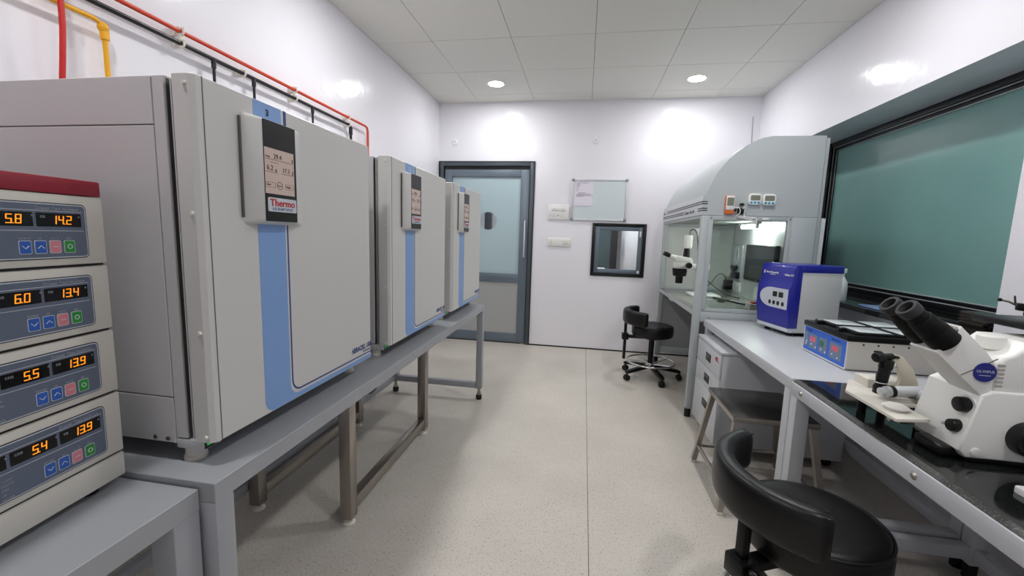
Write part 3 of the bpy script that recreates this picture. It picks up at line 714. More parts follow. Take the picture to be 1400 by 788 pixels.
mb = MB(); mb.box(1.482, 1.52, HY0+.03, HY0+.10, .90, 1.40, .003); mb.build('side_trunking', M_HOODW, t)
# frame posts
for (x0, x1, y0, y1) in ((.762, .806, HY0, HY0+.04), (.762, .806, HY1-.04, HY1), (HX1-.04, HX1, HY1-.04, HY1)):
    tube_box('post', t, (x0, x1, y0, y1, .06, 1.402), M_HOOD)
    mb = MB(); mb.cyl((x0+.02, y0+.02, 0), (x0+.02, y0+.02, .061), .021, n=18); mb.build('foot', M_RUBBER, t)
tube_box('side_column', t, (1.312, HX1, HY0, HY0+.03, .60, 1.402), M_HOOD)
tube_box('post', t, (HX1-.04, HX1, HY0+.03, HY0+.07, .06, 1.402), M_HOOD)
mb = MB(); mb.cyl((HX1-.02, HY0+.05, 0), (HX1-.02, HY0+.05, .061), .021, n=18); mb.build('foot', M_RUBBER, t)
mb = MB()   # near side window surround
mb.box(.806, .836, HY0+.002, HY0+.026, .758, 1.402, .002).box(.836, 1.286, HY0+.002, HY0+.026, 1.374, 1.402, .002).box(.836, 1.286, HY0+.002, HY0+.026, .758, .782, .002).box(1.286, 1.312, HY0+.002, HY0+.026, .758, 1.402, .002)
mb.box(.806, 1.312, HY0+.001, HY0+.03, .685, .756, .002)
for (x, z) in ((.821, 1.388), (1.299, 1.388), (.821, .77), (1.299, .77), (.86, .72)): mb.cyl((x, HY0-.002, z), (x, HY0+.003, z), .006, n=12, mi=1)
mb.build('side_window_frame', [M_HOOD, M_STEEL], t)
mb = MB(); mb.box(.834, 1.288, HY0+.012, HY0+.017, .78, 1.376); mb.build('side_glass', M_GLASS2, t)
mb = MB(); mb.box(.806, HX1-.04, HY1-.022, HY1-.017, .76, 1.38); mb.build('milky_side_pane', frosted('milky_acrylic', (232, 235, 231), .45, .2), t)
mb = MB(); mb.box(.806, HX1-.04, HY1-.036, HY1-.006, 1.36, 1.402, .002).box(.806, HX1-.04, HY1-.036, HY1-.006, .745, .775, .002); mb.build('side_rail', M_HOOD, t)
mb = MB(); mb.box(1.417, 1.428, HY0+.03, HY1-.04, .757, 1.402); mb.build('back_panel', mat('hood_back_panel', (212, 215, 214), .35), t)
mb = MB(); mb.box(.764, .80, HY0+.04, HY1-.04, 1.385, 1.402, .002); mb.build('header', M_HOOD, t)
mb = MB(); mb.box(.80, 1.417, HY0+.032, HY1-.04, 1.392, 1.402); mb.build('filter_screen', mat('filter_grey', (150, 154, 152), .6), t)
mb = MB(); mb.box(.768, 1.455, HY0+.032, HY1-.002, .722, .757, .003); mb.build('worktop', [M_GRANG], t)
mb = MB(); mb.box(.7655, .7685, HY0+.04, HY1-.04, .724, .755); mb.build('worktop_edge', M_HOOD, t)
mb = MB(); mb.box(.78, 1.40, HY1-.03, HY1-.012, .17, .70); mb.build('lower_panel', mat('grey_lower_panel', (158, 160, 162), .5), t)
mb = MB(); mb.box(1.38, 1.40, HY0+.07, HY1-.04, .17, .70); mb.build('lower_panel', mat('grey_lower_panel', (158, 160, 162), .5), t)
tube_box('bottom_rail', t, (.806, HX1-.04, HY1-.036, HY1-.004, .10, .165), M_HOOD)
mb = MB(); mb.cyl((1.300, 3.52, 1.358), (1.300, 3.80, 1.358), .013, n=16); mb.build('lamp_tube', mat('hood_lamp', (255, 255, 255), emit=95, ecol=(250, 255, 250)), t)
mb = MB(); mb.box(1.28, 1.32, 3.47, 3.85, 1.374, 1.3935, .002).box(1.29, 1.31, 3.49, 3.52, 1.345, 1.376).box(1.29, 1.31, 3.80, 3.83, 1.345, 1.376); mb.build('lamp_fitting', M_WHITE, t)

# ---- on the hood's outside
t = thing('thermometer', 'orange and white digital thermometer on the hood side', 'thermometer', (.925, HY0, 1.41))
mb = MB(); mb.box(.896, .953, HY0-.016, HY0-.0005, 1.412, 1.532, .005, 3); mb.build('case', M_ORANGE, t)
mb = MB(); mb.box(.900, .951, HY0-.020, HY0-.012, 1.438, 1.530, .005, 3); mb.build('front_shell', M_WHITE, t)
mb = MB(); mb.plate(NY(HY0-.0200), rrect(.905, .946, 1.466, 1.518, .002), .001); mb.build('screen', M_LCDG, t)
for x in (.911, .925, .939): mb = MB(); mb.cyl((x, HY0-.0222, 1.452), (x, HY0-.019, 1.452), .004, n=12); mb.build('button', M_PALE, t)
t0 = None
for (x, m, lab) in ((1.033, M_LCDG, 'white digital timer next to the thermometer, first of two on the hood'), (1.118, M_LCDG, 'white digital timer farther from the thermometer, beside its twin')):
    if t0 is None:
        t0 = thing('timer', lab, 'timer', (x, HY0, 1.474), 0, 'white timers on the hood side')
        mb = MB(); mb.plate(NY(-.0005), rrect(0, .079, 0, .073, .02, 6), .016, bev=.003); mb.build('case', M_WHITE, t0, local=True)
        mb = MB(); mb.plate(NY(-.0164), rrect(.012, .070, .028, .061, .007), .0008); mb.build('screen', M_LCDG, t0, local=True)
        mb = MB(); mb.plate(NY(-.0162), rrect(.004, .075, .004, .025, .009), .0006); mb.build('keypad', M_AQUA, t0, local=True)
        for u in (.018, .039, .061): mb = MB(); mb.cyl((u, -.0195, .0145), (u, -.0165, .0145), .0062, n=16); mb.build('button', M_AQUAB, t0, local=True)
    else: dup(t0, (x, HY0, 1.474-.002), 0, lab)
t = thing('sensor_probe', 'black clip-on probe with tangled white leads under the thermometer', 'sensor', (.99, HY0, 1.40))
mb = MB(); mb.box(.975, .997, HY0-.022, HY0-.0005, 1.415, 1.452, .004).box(.998, 1.012, HY0-.018, HY0-.0005, 1.412, 1.447, .004).sphere((.997, HY0-.014, 1.475), .013, sc=(1.2, .8, .7)).sphere((.961, HY0-.012, 1.440), .009); mb.build('clip', M_BLACK, t)
for pts in ([(.955, HY0-.013, 1.455), (.975, HY0-.027, 1.458), (.987, HY0-.029, 1.435), (.984, HY0-.027, 1.415), (.965, HY0-.015, 1.398)],
            [(1.004, HY0-.012, 1.452), (1.018, HY0-.016, 1.458), (1.025, HY0-.012, 1.452), (1.012, HY0-.012, 1.41), (1.03, HY0-.012, 1.39)]):
    mb = MB(); mb.tube(pts, .0028, 8, smooth=2); mb.build('lead', M_WHITE, t)
t = thing('white_cable', 'short white cable bunch taped over the hood side window', 'cable', (1.03, HY0, 1.36))
for pts in ([(.975, HY0-.008, 1.398), (1.01, HY0-.014, 1.400), (1.05, HY0-.010, 1.392), (1.09, HY0-.008, 1.393), (1.098, HY0-.008, 1.375), (1.096, HY0-.008, 1.35)],
            [(.98, HY0-.008, 1.392), (1.02, HY0-.012, 1.388), (1.06, HY0-.010, 1.372), (1.10, HY0-.006, 1.366)],
            [(1.0, HY0-.008, 1.402), (1.03, HY0-.012, 1.384), (1.065, HY0-.01, 1.380), (1.07, HY0-.01, 1.392)]):
    mb = MB(); mb.tube(pts, .004, 8, smooth=2); mb.build('strand', M_WHITE, t)
mb = MB(); mb.box(1.13, 1.17, HY0-.012, HY0+.001, 1.378, 1.392, .003); mb.build('plug', M_WHITE, t)

# ---- inside the hood
t = thing('monitor', 'black flat monitor on the back panel inside the hood', 'monitor', (1.40, 3.63, .91))
mb = MB(); mb.box(1.385, 1.4165, 3.345, 3.925, .915, 1.215, .008, 3); mb.build('casing', M_BLACK, t)
mb = MB(); mb.plate(NX(1.385), rrect(-3.905, -3.365, .945, 1.198, .002), .0012); mb.build('screen', M_MONITOR, t)
mb = MB(); mb.cyl((1.3835, 3.64, .93), (1.385, 3.64, .93), .006, n=12); mb.build('button', M_ALUB, t)
t = thing('gas_regulator_unit', 'pale service panel with a coiled tube and black regulator on the hood back panel', 'panel', (1.41, 4.19, .87))
mb = MB(); mb.box(1.407, 1.4165, 4.06, 4.32, .88, 1.21, .003); mb.build('plate', M_ALUB, t)
mb = MB()
for k in range(3): mb.torus((1.401, 4.17, 1.115), .052-.006*k, .004, 32, 8, M=Matrix.Rotation(PI/2, 4, 'Y') @ Matrix.Diagonal((1.5, 1, 1, 1)))
mb.build('coiled_tube', M_TRANSL, t)
mb = MB(); mb.sphere((1.385, 4.17, .985), .022).sphere((1.388, 4.13, 1.005), .016).sphere((1.388, 4.22, 1.0), .018).box(1.375, 1.407, 4.07, 4.20, .90, .962, .006); mb.build('regulator', M_BLACK, t)
mb = MB(); mb.cyl((1.365, 4.25, .935), (1.407, 4.25, .935), .03, n=24); mb.build('gauge', M_WHITE2, t)
for (y0, y1, z0, z1, lab) in ((4.04, 4.22, .785, .87, 'white socket plate below the gas panel inside the hood'), (3.55, 3.72, .775, .875, 'white socket plate below the monitor inside the hood')):
    q = thing('socket_plate', lab, 'socket', (1.412, y0, z0), 0, 'socket plates in the hood')
    mb = MB(); mb.box(1.4045, 1.4168, y0, y1, z0, z1, .004, 3); mb.build('cover_plate', M_WHITE, q)
    mb = MB(); mb.box(1.401, 1.405, y0+.02, y0+.05, z0+.03, z0+.06, .002).box(1.401, 1.405, y0+.1, y0+.13, z0+.03, z0+.06, .002); mb.build('switch', M_WHITE2, q)
t = thing('power_adaptor', 'black plug adaptor with a trailing cable inside the hood', 'adaptor', (1.38, 4.30, .83))
mb = MB(); mb.box(1.345, 1.4168, 4.235, 4.315, .782, .872, .012, 3); mb.build('plug_body', M_BLACK, t)
mb = MB(); mb.tube([(1.36, 4.275, .87), (1.33, 4.27, .93), (1.28, 4.26, .93), (1.20, 4.2, .83), (1.12, 4.1, .80), (1.05, 4.0, .85), (.99, 3.93, .98)], .0035, 8, smooth=3); mb.build('cable', M_BLACK, t)
mb = MB(); mb.tube([(1.0, 3.97, 1.0), (1.08, 3.95, .90), (1.2, 3.9, .80), (1.27, 3.86, .765), (1.33, 3.8, .7615)], .004, 8, smooth=3)
tag(mb.build('black_cable', M_BLACK), 'black cable sloping from the stereo microscope down onto the hood worktop', 'cable')
mb = MB(); mb.cyl((1.10, 3.72, .763), (1.27, 3.28, .763), .006, n=12).cyl((1.10, 3.72, .763), (1.085, 3.76, .763), .004, .002, n=10)
tag(mb.build('rod_tool', M_BLACK), 'thin black rod lying on the hood worktop', 'tool')
mb = MB(); mb.lathe([(0, 0), (.028, 0), (.034, .016), (.030, .016), (.026, .004), (0, .004)], (1.10, 3.52, .757), 24)
tag(mb.build('small_dish', mat('dark_dish', (90, 94, 90), .3)), 'small dark dish on the hood worktop behind the side glass', 'dish')
t = thing('tissue_box', 'small white box with a red top on the hood worktop beside the blue incubator', 'box', (1.22, 3.2, .757))
mb = MB(); mb.box(1.18, 1.27, 3.16, 3.25, .757, .80, .003); mb.build('carton', M_WHITE2, t)
mb = MB(); mb.box(1.20, 1.25, 3.18, 3.23, .80, .812, .005, 3); mb.build('red_cap', M_RED, t)

mb = MB(); mb.plate(frame((0, 4.27, 0), (1, 0, 0), (0, 0, 1)), [(.835, .715), (.85, .655), (.97, .630), (1.02, .65), (1.03, .715)], .16, bev=.004); single(mb.build('slung_tray', M_WHITE), 'white tray slung under the far end of the hood worktop', 'tray')
# ---- stereo microscope in the hood
t = thing('stereo_microscope', 'white stereo microscope with a camera standing inside the hood', 'microscope', (.98, 3.85, .757))
sy = 3.85
mb = MB(); mb.box(.93, 1.16, sy-.12, sy+.12, .757, .778, .006, 3); mb.build('stand_base', M_MIC, t)
mb = MB(); mb.cyl((1.06, sy, .775), (1.06, sy, 1.12), .016, n=20); mb.build('stand_column', M_ALUB, t)
mb = MB(); mb.plate(frame((0, sy+.035, 0), (1, 0, 0), (0, 0, 1)), [(.78, 1.045), (.795, .99), (.87, .965), (.925, .985), (.935, 1.05), (.91, 1.065)], .07, bev=.006); mb.build('optical_body', M_MIC, t)
mb = MB(); mb.plate(frame((0, sy+.04, 0), (1, 0, 0), (0, 0, 1)), [(.765, 1.075), (.79, 1.105), (.92, 1.085), (.935, 1.055), (.90, 1.045), (.80, 1.05)], .08, bev=.008); mb.build('binocular_head', M_MIC, t)
for s in (-.03, .03):
    mb = MB(); mb.cyl((.79, sy+s, 1.082), (.745, sy+s, 1.098), .020, n=20, bev=.003); tb = mb.build('eyepiece_tube', M_MIC, t)
    mb = MB(); mb.cyl((.748, sy+s, 1.097), (.70, sy+s, 1.118), .017, .019, n=20, bev=.003); mb.build('eyepiece', M_BLACK, tb)
mb = MB(); mb.lathe([(0, .86), (.030, .86), (.032, .92), (.055, .925), (.060, .965), (.062, .99), (0, .99)], (.84, sy, 0), 28); mb.build('objective', M_BLACK, t)
mb = MB(); mb.box(.925, 1.08, sy-.02, sy+.02, .985, 1.035, .008, 3); mb.build('support_arm', M_MIC, t)
for (x, z) in ((.90, 1.02), (1.00, .955), (1.005, 1.01)): mb = MB(); mb.cyl((x, sy-.075, z), (x, sy-.02, z), .025, n=20, bev=.004); mb.build('knob', M_BLACK, t)
mb = MB(); mb.cyl((.885, sy, 1.07), (.885, sy, 1.165), .030, .022, n=24); mb.build('camera_mount', M_BLACK, t)
mb = MB(); mb.box(.862, .92, sy-.03, sy+.03, 1.165, 1.28, .008, 3); cam = mb.build('camera', M_MIC, t)
mb = MB(); mb.tube([(.90, sy, 1.28), (.90, sy, 1.315), (.92, sy, 1.335), (.95, sy, 1.32), (.97, sy, 1.24), (.975, sy, 1.12), (1.02, sy, 1.04)], .004, 8, smooth=3); mb.build('camera_cable', M_BLACK, cam)

# ================================================================== RIGHT: WHITE BENCH, PEDESTAL
RX0, RX1, RZ = .828, 1.525, .708
t = thing('work_bench', 'white steel bench carrying the blue incubator and blue-fronted controller', 'bench', (1.18, 2.35, 0))
WY_0, WY_1 = 1.742, 2.968
mb = MB(); mb.box(RX0, RX1, WY_0, WY_1, RZ-.047, RZ, .0025); mb.build('tabletop', M_WHITEPOW, t)
for x in (RX0+.001, RX1-.051):
    for y in (WY_0+.001, WY_1-.051):
        if x < 1 and y > 2.5: continue
        tube_box('leg', t, (x, x+.05, y, y+.05, .06, RZ-.046), M_WHITEPOW); mb = MB(); mb.cyl((x+.025, y+.025, 0), (x+.025, y+.025, .061), .02, n=18); mb.build('foot', M_RUBBER, t)
x, y = RX0+.03, WY_1-.03
tube_box('leg', t, (x-.02, x+.02, y-.02, y+.02, .06, RZ-.046), M_WHITEPOW); mb = MB(); mb.cyl((x, y, 0), (x, y, .061), .018, n=18); mb.build('foot', M_RUBBER, t)
tube_box('end_rail', t, (RX0+.051, RX1-.051, WY_0+.004, WY_0+.046, .10, .145), M_WHITEPOW)
tube_box('back_rail', t, (RX1-.046, RX1-.006, WY_0+.051, WY_1-.051, .10, .145), M_WHITEPOW)
# pedestal
t = thing('drawer_pedestal', 'white three-drawer pedestal on casters under the white bench', 'drawer unit', (1.1, 2.7, 0))
DY0, DY1, PZT = 2.432, 2.90, .618
mb = MB(); mb.box(.80, 1.45, DY0, DY1, .055, PZT-.018, .002).box(.786, 1.45, DY0-.002, DY1+.002, PZT-.016, PZT, .002); mb.build('carcass', M_WHITEPOW, t)
zs = [.062, .335, .455, .598]
for z0, z1 in zip(zs, zs[1:]):
    mb = MB(); mb.box(.787, .801, DY0+.003, DY1-.003, z0+.0015, z1-.0015, .002); dr = mb.build('drawer', M_WHITEPOW, t)
    zc = (z0+z1)/2+(.035 if z1-z0 > .2 else 0); yc = (DY0+DY1)/2-.01
    mb = MB(); mb.box(.7845, .7875, yc-.048, yc+.048, zc-.024, zc+.024, .001); mb.box(.7835, .7850, yc-.042, yc+.042, zc+.004, zc+.020, mi=1); mb.build('handle_recess', [M_BLACK, M_ALUD], dr)
    if z1 > .55:
        mb = MB(); put_text(mb, NX(.7867), -(DY0+.095), .553, 'KEY', .026, shear=.4, bold=.001); mb.plate(NX(.7870), rrect(-(DY0+.095), -(DY0+.022), .548, .551, 0), .0008); mb.build('red_mark', M_REDINK, dr)
for (x, y) in ((.84, DY0+.05), (.84, DY1-.05), (1.40, DY0+.05), (1.40, DY1-.05)):
    mb = MB(); mb.cyl((x, y-.012, .025), (x, y+.012, .025), .025, n=20, bev=.003).box(x-.012, x+.012, y-.016, y+.016, .035, .056, .002); mb.build('caster', M_RUBBER, t)

# ---- blue benchtop incubator
ang = math.radians(13.3)
t = thing('benchtop_incubator', 'blue-fronted grey box incubator on the white bench', 'incubator', (1.100, 2.803, RZ), ang)
BW, BD, BH = .266, .288, .405                     # local: x depth, y from -BW..0 near..far
mb = MB(); mb.box(.03, BD, -BW, 0, .022, BH-.032, .004).box(.01, .03, -BW+.004, -.004, .022, .05); mb.build('housing', mat('incubator_grey', (202, 204, 204), .4), t, local=True)
F = frame((0, 0, 0), (1, 0, 0), (0, 0, 1))
fp = [(.05, .045), (-.004, .050), (-.012, .11), (-.020, .15), (-.020, .27), (-.010, .295), (-.004, .33), (-.004, .385), (.01, .405), (.05, .405)]
mb = MB(); mb.plate(frame((0, .002, 0), (1, 0, 0), (0, 0, 1)), fp, BW+.004, bev=.004)
fr_ = mb.build('blue_front', M_BLUEBOX, t, local=True, ang=50)
mb = MB(); mb.box(.045, BD+.004, -BW-.003, .003, BH-.042, BH+.002, .008, 3); mb.build('blue_top', M_BLUEBOX, t, local=True)
N = NX(-.0205)
ov = [(.010+.132*(1-math.cos(a))-.0, .21+.058*math.sin(a)) for a in [math.radians(90-180*k/16) for k in range(17)]]
poly = [(.262, .268)]+[(.125-.098*math.cos(math.radians(90-180*k/18)), .21+.058*math.sin(math.radians(90-180*k/18))) for k in range(19)]+[(.262, .152)]
mb = MB(); mb.plate(N, poly, .0015); op = mb.build('control_oval', M_PALE, fr_, local=True)
mb = MB()
for u in (.140, .190): mb.plate(NX(-.0218), rrect(u, u+.036, .216, .246, .002), .0012); mb.build('display_window', M_DARK, fr_, local=True); mb = MB()
for u in (.112, .147, .182, .220): mb.plate(NX(-.0218), [(u+.011*math.cos(2*PI*k/16)+.008, .180+.013*math.sin(2*PI*k/16)) for k in range(16)], .0012)
mb.build('key_row', M_DARK, fr_, local=True)
mb = MB(); put_text(mb, NX(-.0046), .040, .348, 'New Brunswick', .0165, bold=.0004); put_text(mb, NX(-.0046), .198, .343, 'Galaxy 14 S', .0150, bold=.0004)
mb.plate(NX(-.0046), [(.022, .343), (.030, .346), (.030, .356), (.025, .368), (.020, .356), (.019, .347)], .001); mb.plate(NX(-.0046), rrect(.075, .12, .3395, .3425, 0), .001)
mb.build('white_lettering', M_WHITE, fr_, local=True)
mb = MB(); mb.box(.015, BD-.02, -BW+.01, -.01, .014, .024, .002).box(-.005, .05, -BW+.002, -.002, .024, .046, .003, mi=1); mb.build('base_tray', [M_DARK, M_PALE], t, local=True)
for x in (.04, BD-.05):
    for y in (-BW+.04, -.04): mb = MB(); mb.cyl((x, y, 0), (x, y, .016), .016, n=18); mb.build('foot', M_RUBBER, t, local=True)
mb = MB(); mb.box(.10, .24, -BW-.02, -BW+.03, .002, .013, .003); mb.build('door_tray', M_BLACK, t, local=True)

# ---- blue-fronted warming controller
t = thing('warming_controller', 'low instrument with a bright blue display front and black lidded top', 'instrument', (1.28, 2.09, RZ))
cx0, cx1, cy0, cy1 = 1.105, 1.45, 1.915, 2.258
mb = MB(); mb.box(cx0+.004, cx1, cy0, cy1, RZ+.006, RZ+.128, .003)
for i in range(5): mb.cyl((cx0+.06+.055*i, cy0-.0012, RZ+.115), (cx0+.06+.055*i, cy0+.001, RZ+.115), .004, n=10, mi=1)
mb.box(cx0+.10, cx0+.13, cy0-.001, cy0+.001, RZ+.088, RZ+.094, mi=1)
mb.build('case', [M_CREAM, M_DARK], t)
N = NX(cx0+.004)
mb = MB(); mb.plate(N, rrect(-cy1, -cy0, RZ+.004, RZ+.127, .003), .004); fp_ = mb.build('front_plate', M_WHITE, t)
N = NX(cx0)
mb = MB(); mb.plate(N, rrect(-cy1+.008, -cy0-.004, RZ+.012, RZ+.125, .002), .0012)
mb.build('blue_film', M_CBLUE, fp_)
mb = MB()
for (a, b) in ((-cy1+.055, -cy1+.125), (-cy1+.140, -cy1+.205), (-cy1+.225, -cy1+.315)): mb.plate(NX(cx0-.001), rrect(a, b, RZ+.028, RZ+.098, .002), .0008)
mb.plate(NX(cx0-.001), rrect(-cy1+.012, -cy1+.046, RZ+.03, RZ+.10, .002), .0008)
mb.build('grey_field', M_CGREY, fp_)
for s, u in (('37.0', -cy1+.062), ('37.0', -cy1+.240)): mb = MB(); seven(mb, NX(cx0-.0018), s, u, RZ+.063, .020); mb.build('readout', M_LEDR, fp_)
mb = MB(); mb.plate(NX(cx0-.0018), rrect(-cy1+.147, -cy1+.178, RZ+.058, RZ+.083, .001), .0008); mb.build('green_display', mat('green_lcd', (24, 64, 30), .3, emit=.15, ecol=(40, 160, 60)), fp_)
mb = MB()
for u, v in ((.075, .044), (.112, .036), (.158, .040), (.192, .034), (.245, .042), (.285, .034), (.028, .038), (.032, .05)): mb.plate(NX(cx0-.0018), rrect(-cy1+u, -cy1+u+.007, RZ+v, RZ+v+.008, .001), .0008)
mb.build('white_key', M_WHITE, fp_)
mb = MB(); put_text(mb, NX(cx0-.0010), -cy1+.018, RZ+.104, 'COOK', .018, bold=.0008); mb.build('maker_lettering', M_NAVY, fp_)
mb = MB(); put_text(mb, NX(cx0-.0010), -cy1+.235, RZ+.107, 'INCUBATOR', .011); mb.build('model_lettering', M_NAVY, fp_)
mb = MB(); mb.box(cx0-.004, cx1+.004, cy0-.004, cy1+.004, RZ+.127, RZ+.152, .003); mb.build('top_tray', M_BLACK, t)
for i in range(2):
    for j in range(2):
        xa, ya = cx0+.035+.155*i, cy0+.012+.166*j
        mb = MB(); mb.box(xa, xa+.148, ya, ya+.152, RZ+.152, RZ+.162, .003); ld = mb.build('lid', M_BLACK, t)
        mb = MB(); mb.box(xa+.02, xa+.140, ya+.014, ya+.138, RZ+.162, RZ+.1640, .001); mb.build('lid_window', mat('milky_lid_window', (214, 222, 224), .18), ld)
for y in (cy0+.085, cy0+.255): mb = MB(); mb.box(cx0+.002, cx0+.036, y-.012, y+.012, RZ+.15, RZ+.168, .004).cyl((cx0+.016, y, RZ+.166), (cx0+.016, y, RZ+.172), .006, n=14, mi=1); mb.build('lid_clasp', [M_BLACK, M_ALUB], t)
for x in (cx0+.04, cx1-.04):
    for y in (cy0+.04, cy1-.04): mb = MB(); mb.cyl((x, y, RZ), (x, y, RZ+.008), .014, n=16); mb.build('foot', M_RUBBER, t)

# ---- things on the sill
t = thing('spray_bottle', 'white plastic spray bottle on the window sill behind the blue incubator', 'bottle', (1.568, 2.855, .894))
mb = MB(); mb.lathe([(0, 0), (.032, 0), (.035, .006), (.035, .085), (.031, .115), (.018, .140), (.014, .148), (0, .148)], (1.568, 2.855, .894), 28); mb.build('bottle_body', M_TRANSL, t)
mb = MB(); mb.cyl((1.568, 2.855, 1.038), (1.568, 2.855, 1.065), .014, n=18).box(1.530, 1.590, 2.844, 2.866, 1.062, 1.092, .005, 3).box(1.540, 1.546, 2.848, 2.862, 1.025, 1.065, .002); mb.build('trigger_head', mat('pale_green_plastic', (206, 222, 214), .4), t)
mb = MB(); mb.box(1.56, 1.72, 2.42, 2.66, .8945, .902, .003); single(mb.build('plastic_pouch', mat('pale_blue_film', (132, 158, 204), .25)), 'flat pale blue pouch lying on the dark window sill', 'pouch')
t = thing('ribbed_box', 'small dark ribbed box on the black window sill', 'box', (1.72, 2.09, .894))
mb = MB(); mb.box(1.70, 1.78, 2.035, 2.185, .8945, .955, .002)
for i in range(4): mb.box(1.696, 1.784, 2.03, 2.19, .903+.014*i, .909+.014*i, .001)
mb.build('ribbed_case', M_DBOX, t)
mb = MB(); mb.tube([(1.695, 2.06, .90), (1.68, 2.02, .915), (1.68, 1.99, .955), (1.70, 1.95, .985)] if False else [(1.696, 2.055, .905), (1.675, 2.03, .915), (1.68, 2.0, .94), (1.71, 1.985, .965), (1.80, 1.99, .975)], .008, 10, smooth=2); mb.build('cable', M_BLACK, t)

# ================================================================== GRANITE MICROSCOPE BENCH
GY0, GY1 = -.35, 1.738
t = thing('granite_bench', 'white steel bench with a polished black granite top in the near right corner', 'bench', (1.18, .7, 0))
mb = MB(); mb.box(RX0+.020, RX1, GY0+.01, GY1-.003, RZ-.026, RZ)
top = mb.build('granite_top', M_GRAN, t)
mb = MB(); mb.plate(frame((0, GY1-.003, 0), (1, 0, 0), (0, 0, 1)), [(RX0+.001, RZ-.026), (RX0+.021, RZ-.026), (RX0+.021, RZ), (RX0+.012, RZ-.002), (RX0+.001, RZ-.012)], GY1-GY0-.013); mb.build('sawn_edge', M_GRANEDGE, top)
mb = MB(); mb.box(RX0-.002, RX0+.045, GY0, GY1, RZ-.058, RZ-.010, .0025) ; mb.build('front_apron', M_WHITEPOW, t)
mb = MB(); mb.box(RX0+.045, RX1, GY1-.045, GY1-.002, RZ-.072, RZ-.027, .002); mb.build('end_apron', M_WHITEPOW, t)
mb = MB(); mb.box(RX1-.045, RX1, GY0, GY1-.045, RZ-.072, RZ-.027, .002); mb.build('back_apron', M_WHITEPOW, t)
for y in (1.66, 1.115, .55): mb = MB(); mb.lathe([(0, .006), (.006, .005), (.010, 0), (.011, -.001)], (RX0-.002, y, RZ-.034), 20, M=Matrix.Rotation(-PI/2, 4, 'Y')); mb.build('bolt', M_STEEL, t)
for x in (RX0, RX1-.05):
    for y in (GY0+.001, GY1-.050):
        tube_box('leg', t, (x, x+.05, y, y+.049, .06, RZ-.059), M_WHITEPOW); mb = MB(); mb.cyl((x+.025, y+.025, 0), (x+.025, y+.025, .061), .021, n=18); mb.build('foot', M_RUBBER, t)
tube_box('end_rail', t, (RX0+.05, RX1-.05, GY1-.046, GY1-.004, .08, .13), M_WHITEPOW)
tube_box('back_rail', t, (RX1-.046, RX1-.004, GY0+.05, GY1-.05, .08, .13), M_WHITEPOW)
mb = MB(); mb.tube([(1.44, 1.55, .004), (1.40, 1.48, .005), (1.36, 1.62, .005), (1.28, 1.5, .005), (1.30, 1.25, .005), (1.38, .9, .005)], .005, 8, smooth=3)
tag(mb.build('floor_cable', M_BLACK), 'black cable snaking on the floor under the granite bench', 'cable')

# ---- inverted microscope (faces the stool)
t = thing('inverted_microscope', 'white inverted microscope with black eyepieces on the granite bench', 'microscope', (1.15, 1.22, RZ))
MY0, MY1 = 1.142, 1.30
def side(y=MY1): return frame((0, y, 0), (1, 0, 0), (0, 0, 1))
lower = [(.948, RZ+.014), (.935, RZ+.030), (.938, RZ+.060), (.962, .880), (.985, .893), (1.50, .893), (1.50, RZ+.014)]
mb = MB(); mb.plate(side(), lower, MY1-MY0, bev=.005, seg=3); mb.build('base_body', M_MIC, t, ang=40)
mb = MB(); mb.box(.955, 1.49, MY0+.006, MY1-.006, RZ, RZ+.0155, .003).box(.905, .975, MY0+.020, MY1-.055, RZ+.001, RZ+.030, .008, 3); mb.build('base_pad', M_BLACK, t)
upper = [(.985, .889), (.985, .955), (1.000, .975), (1.02, .985), (1.05, 1.012), (1.50, 1.012), (1.50, .889)]
mb = MB(); mb.plate(side(MY1-.006), upper, MY1-MY0-.012, bev=.008, seg=3)
mb.build('upper_body', M_MIC, t, ang=40)
mb = MB()
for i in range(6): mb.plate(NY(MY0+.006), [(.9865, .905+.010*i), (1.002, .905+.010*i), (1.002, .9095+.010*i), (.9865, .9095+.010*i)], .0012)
mb.build('cooling_slots', mat('slot_shadow_grey', (170, 170, 166), .5), t)
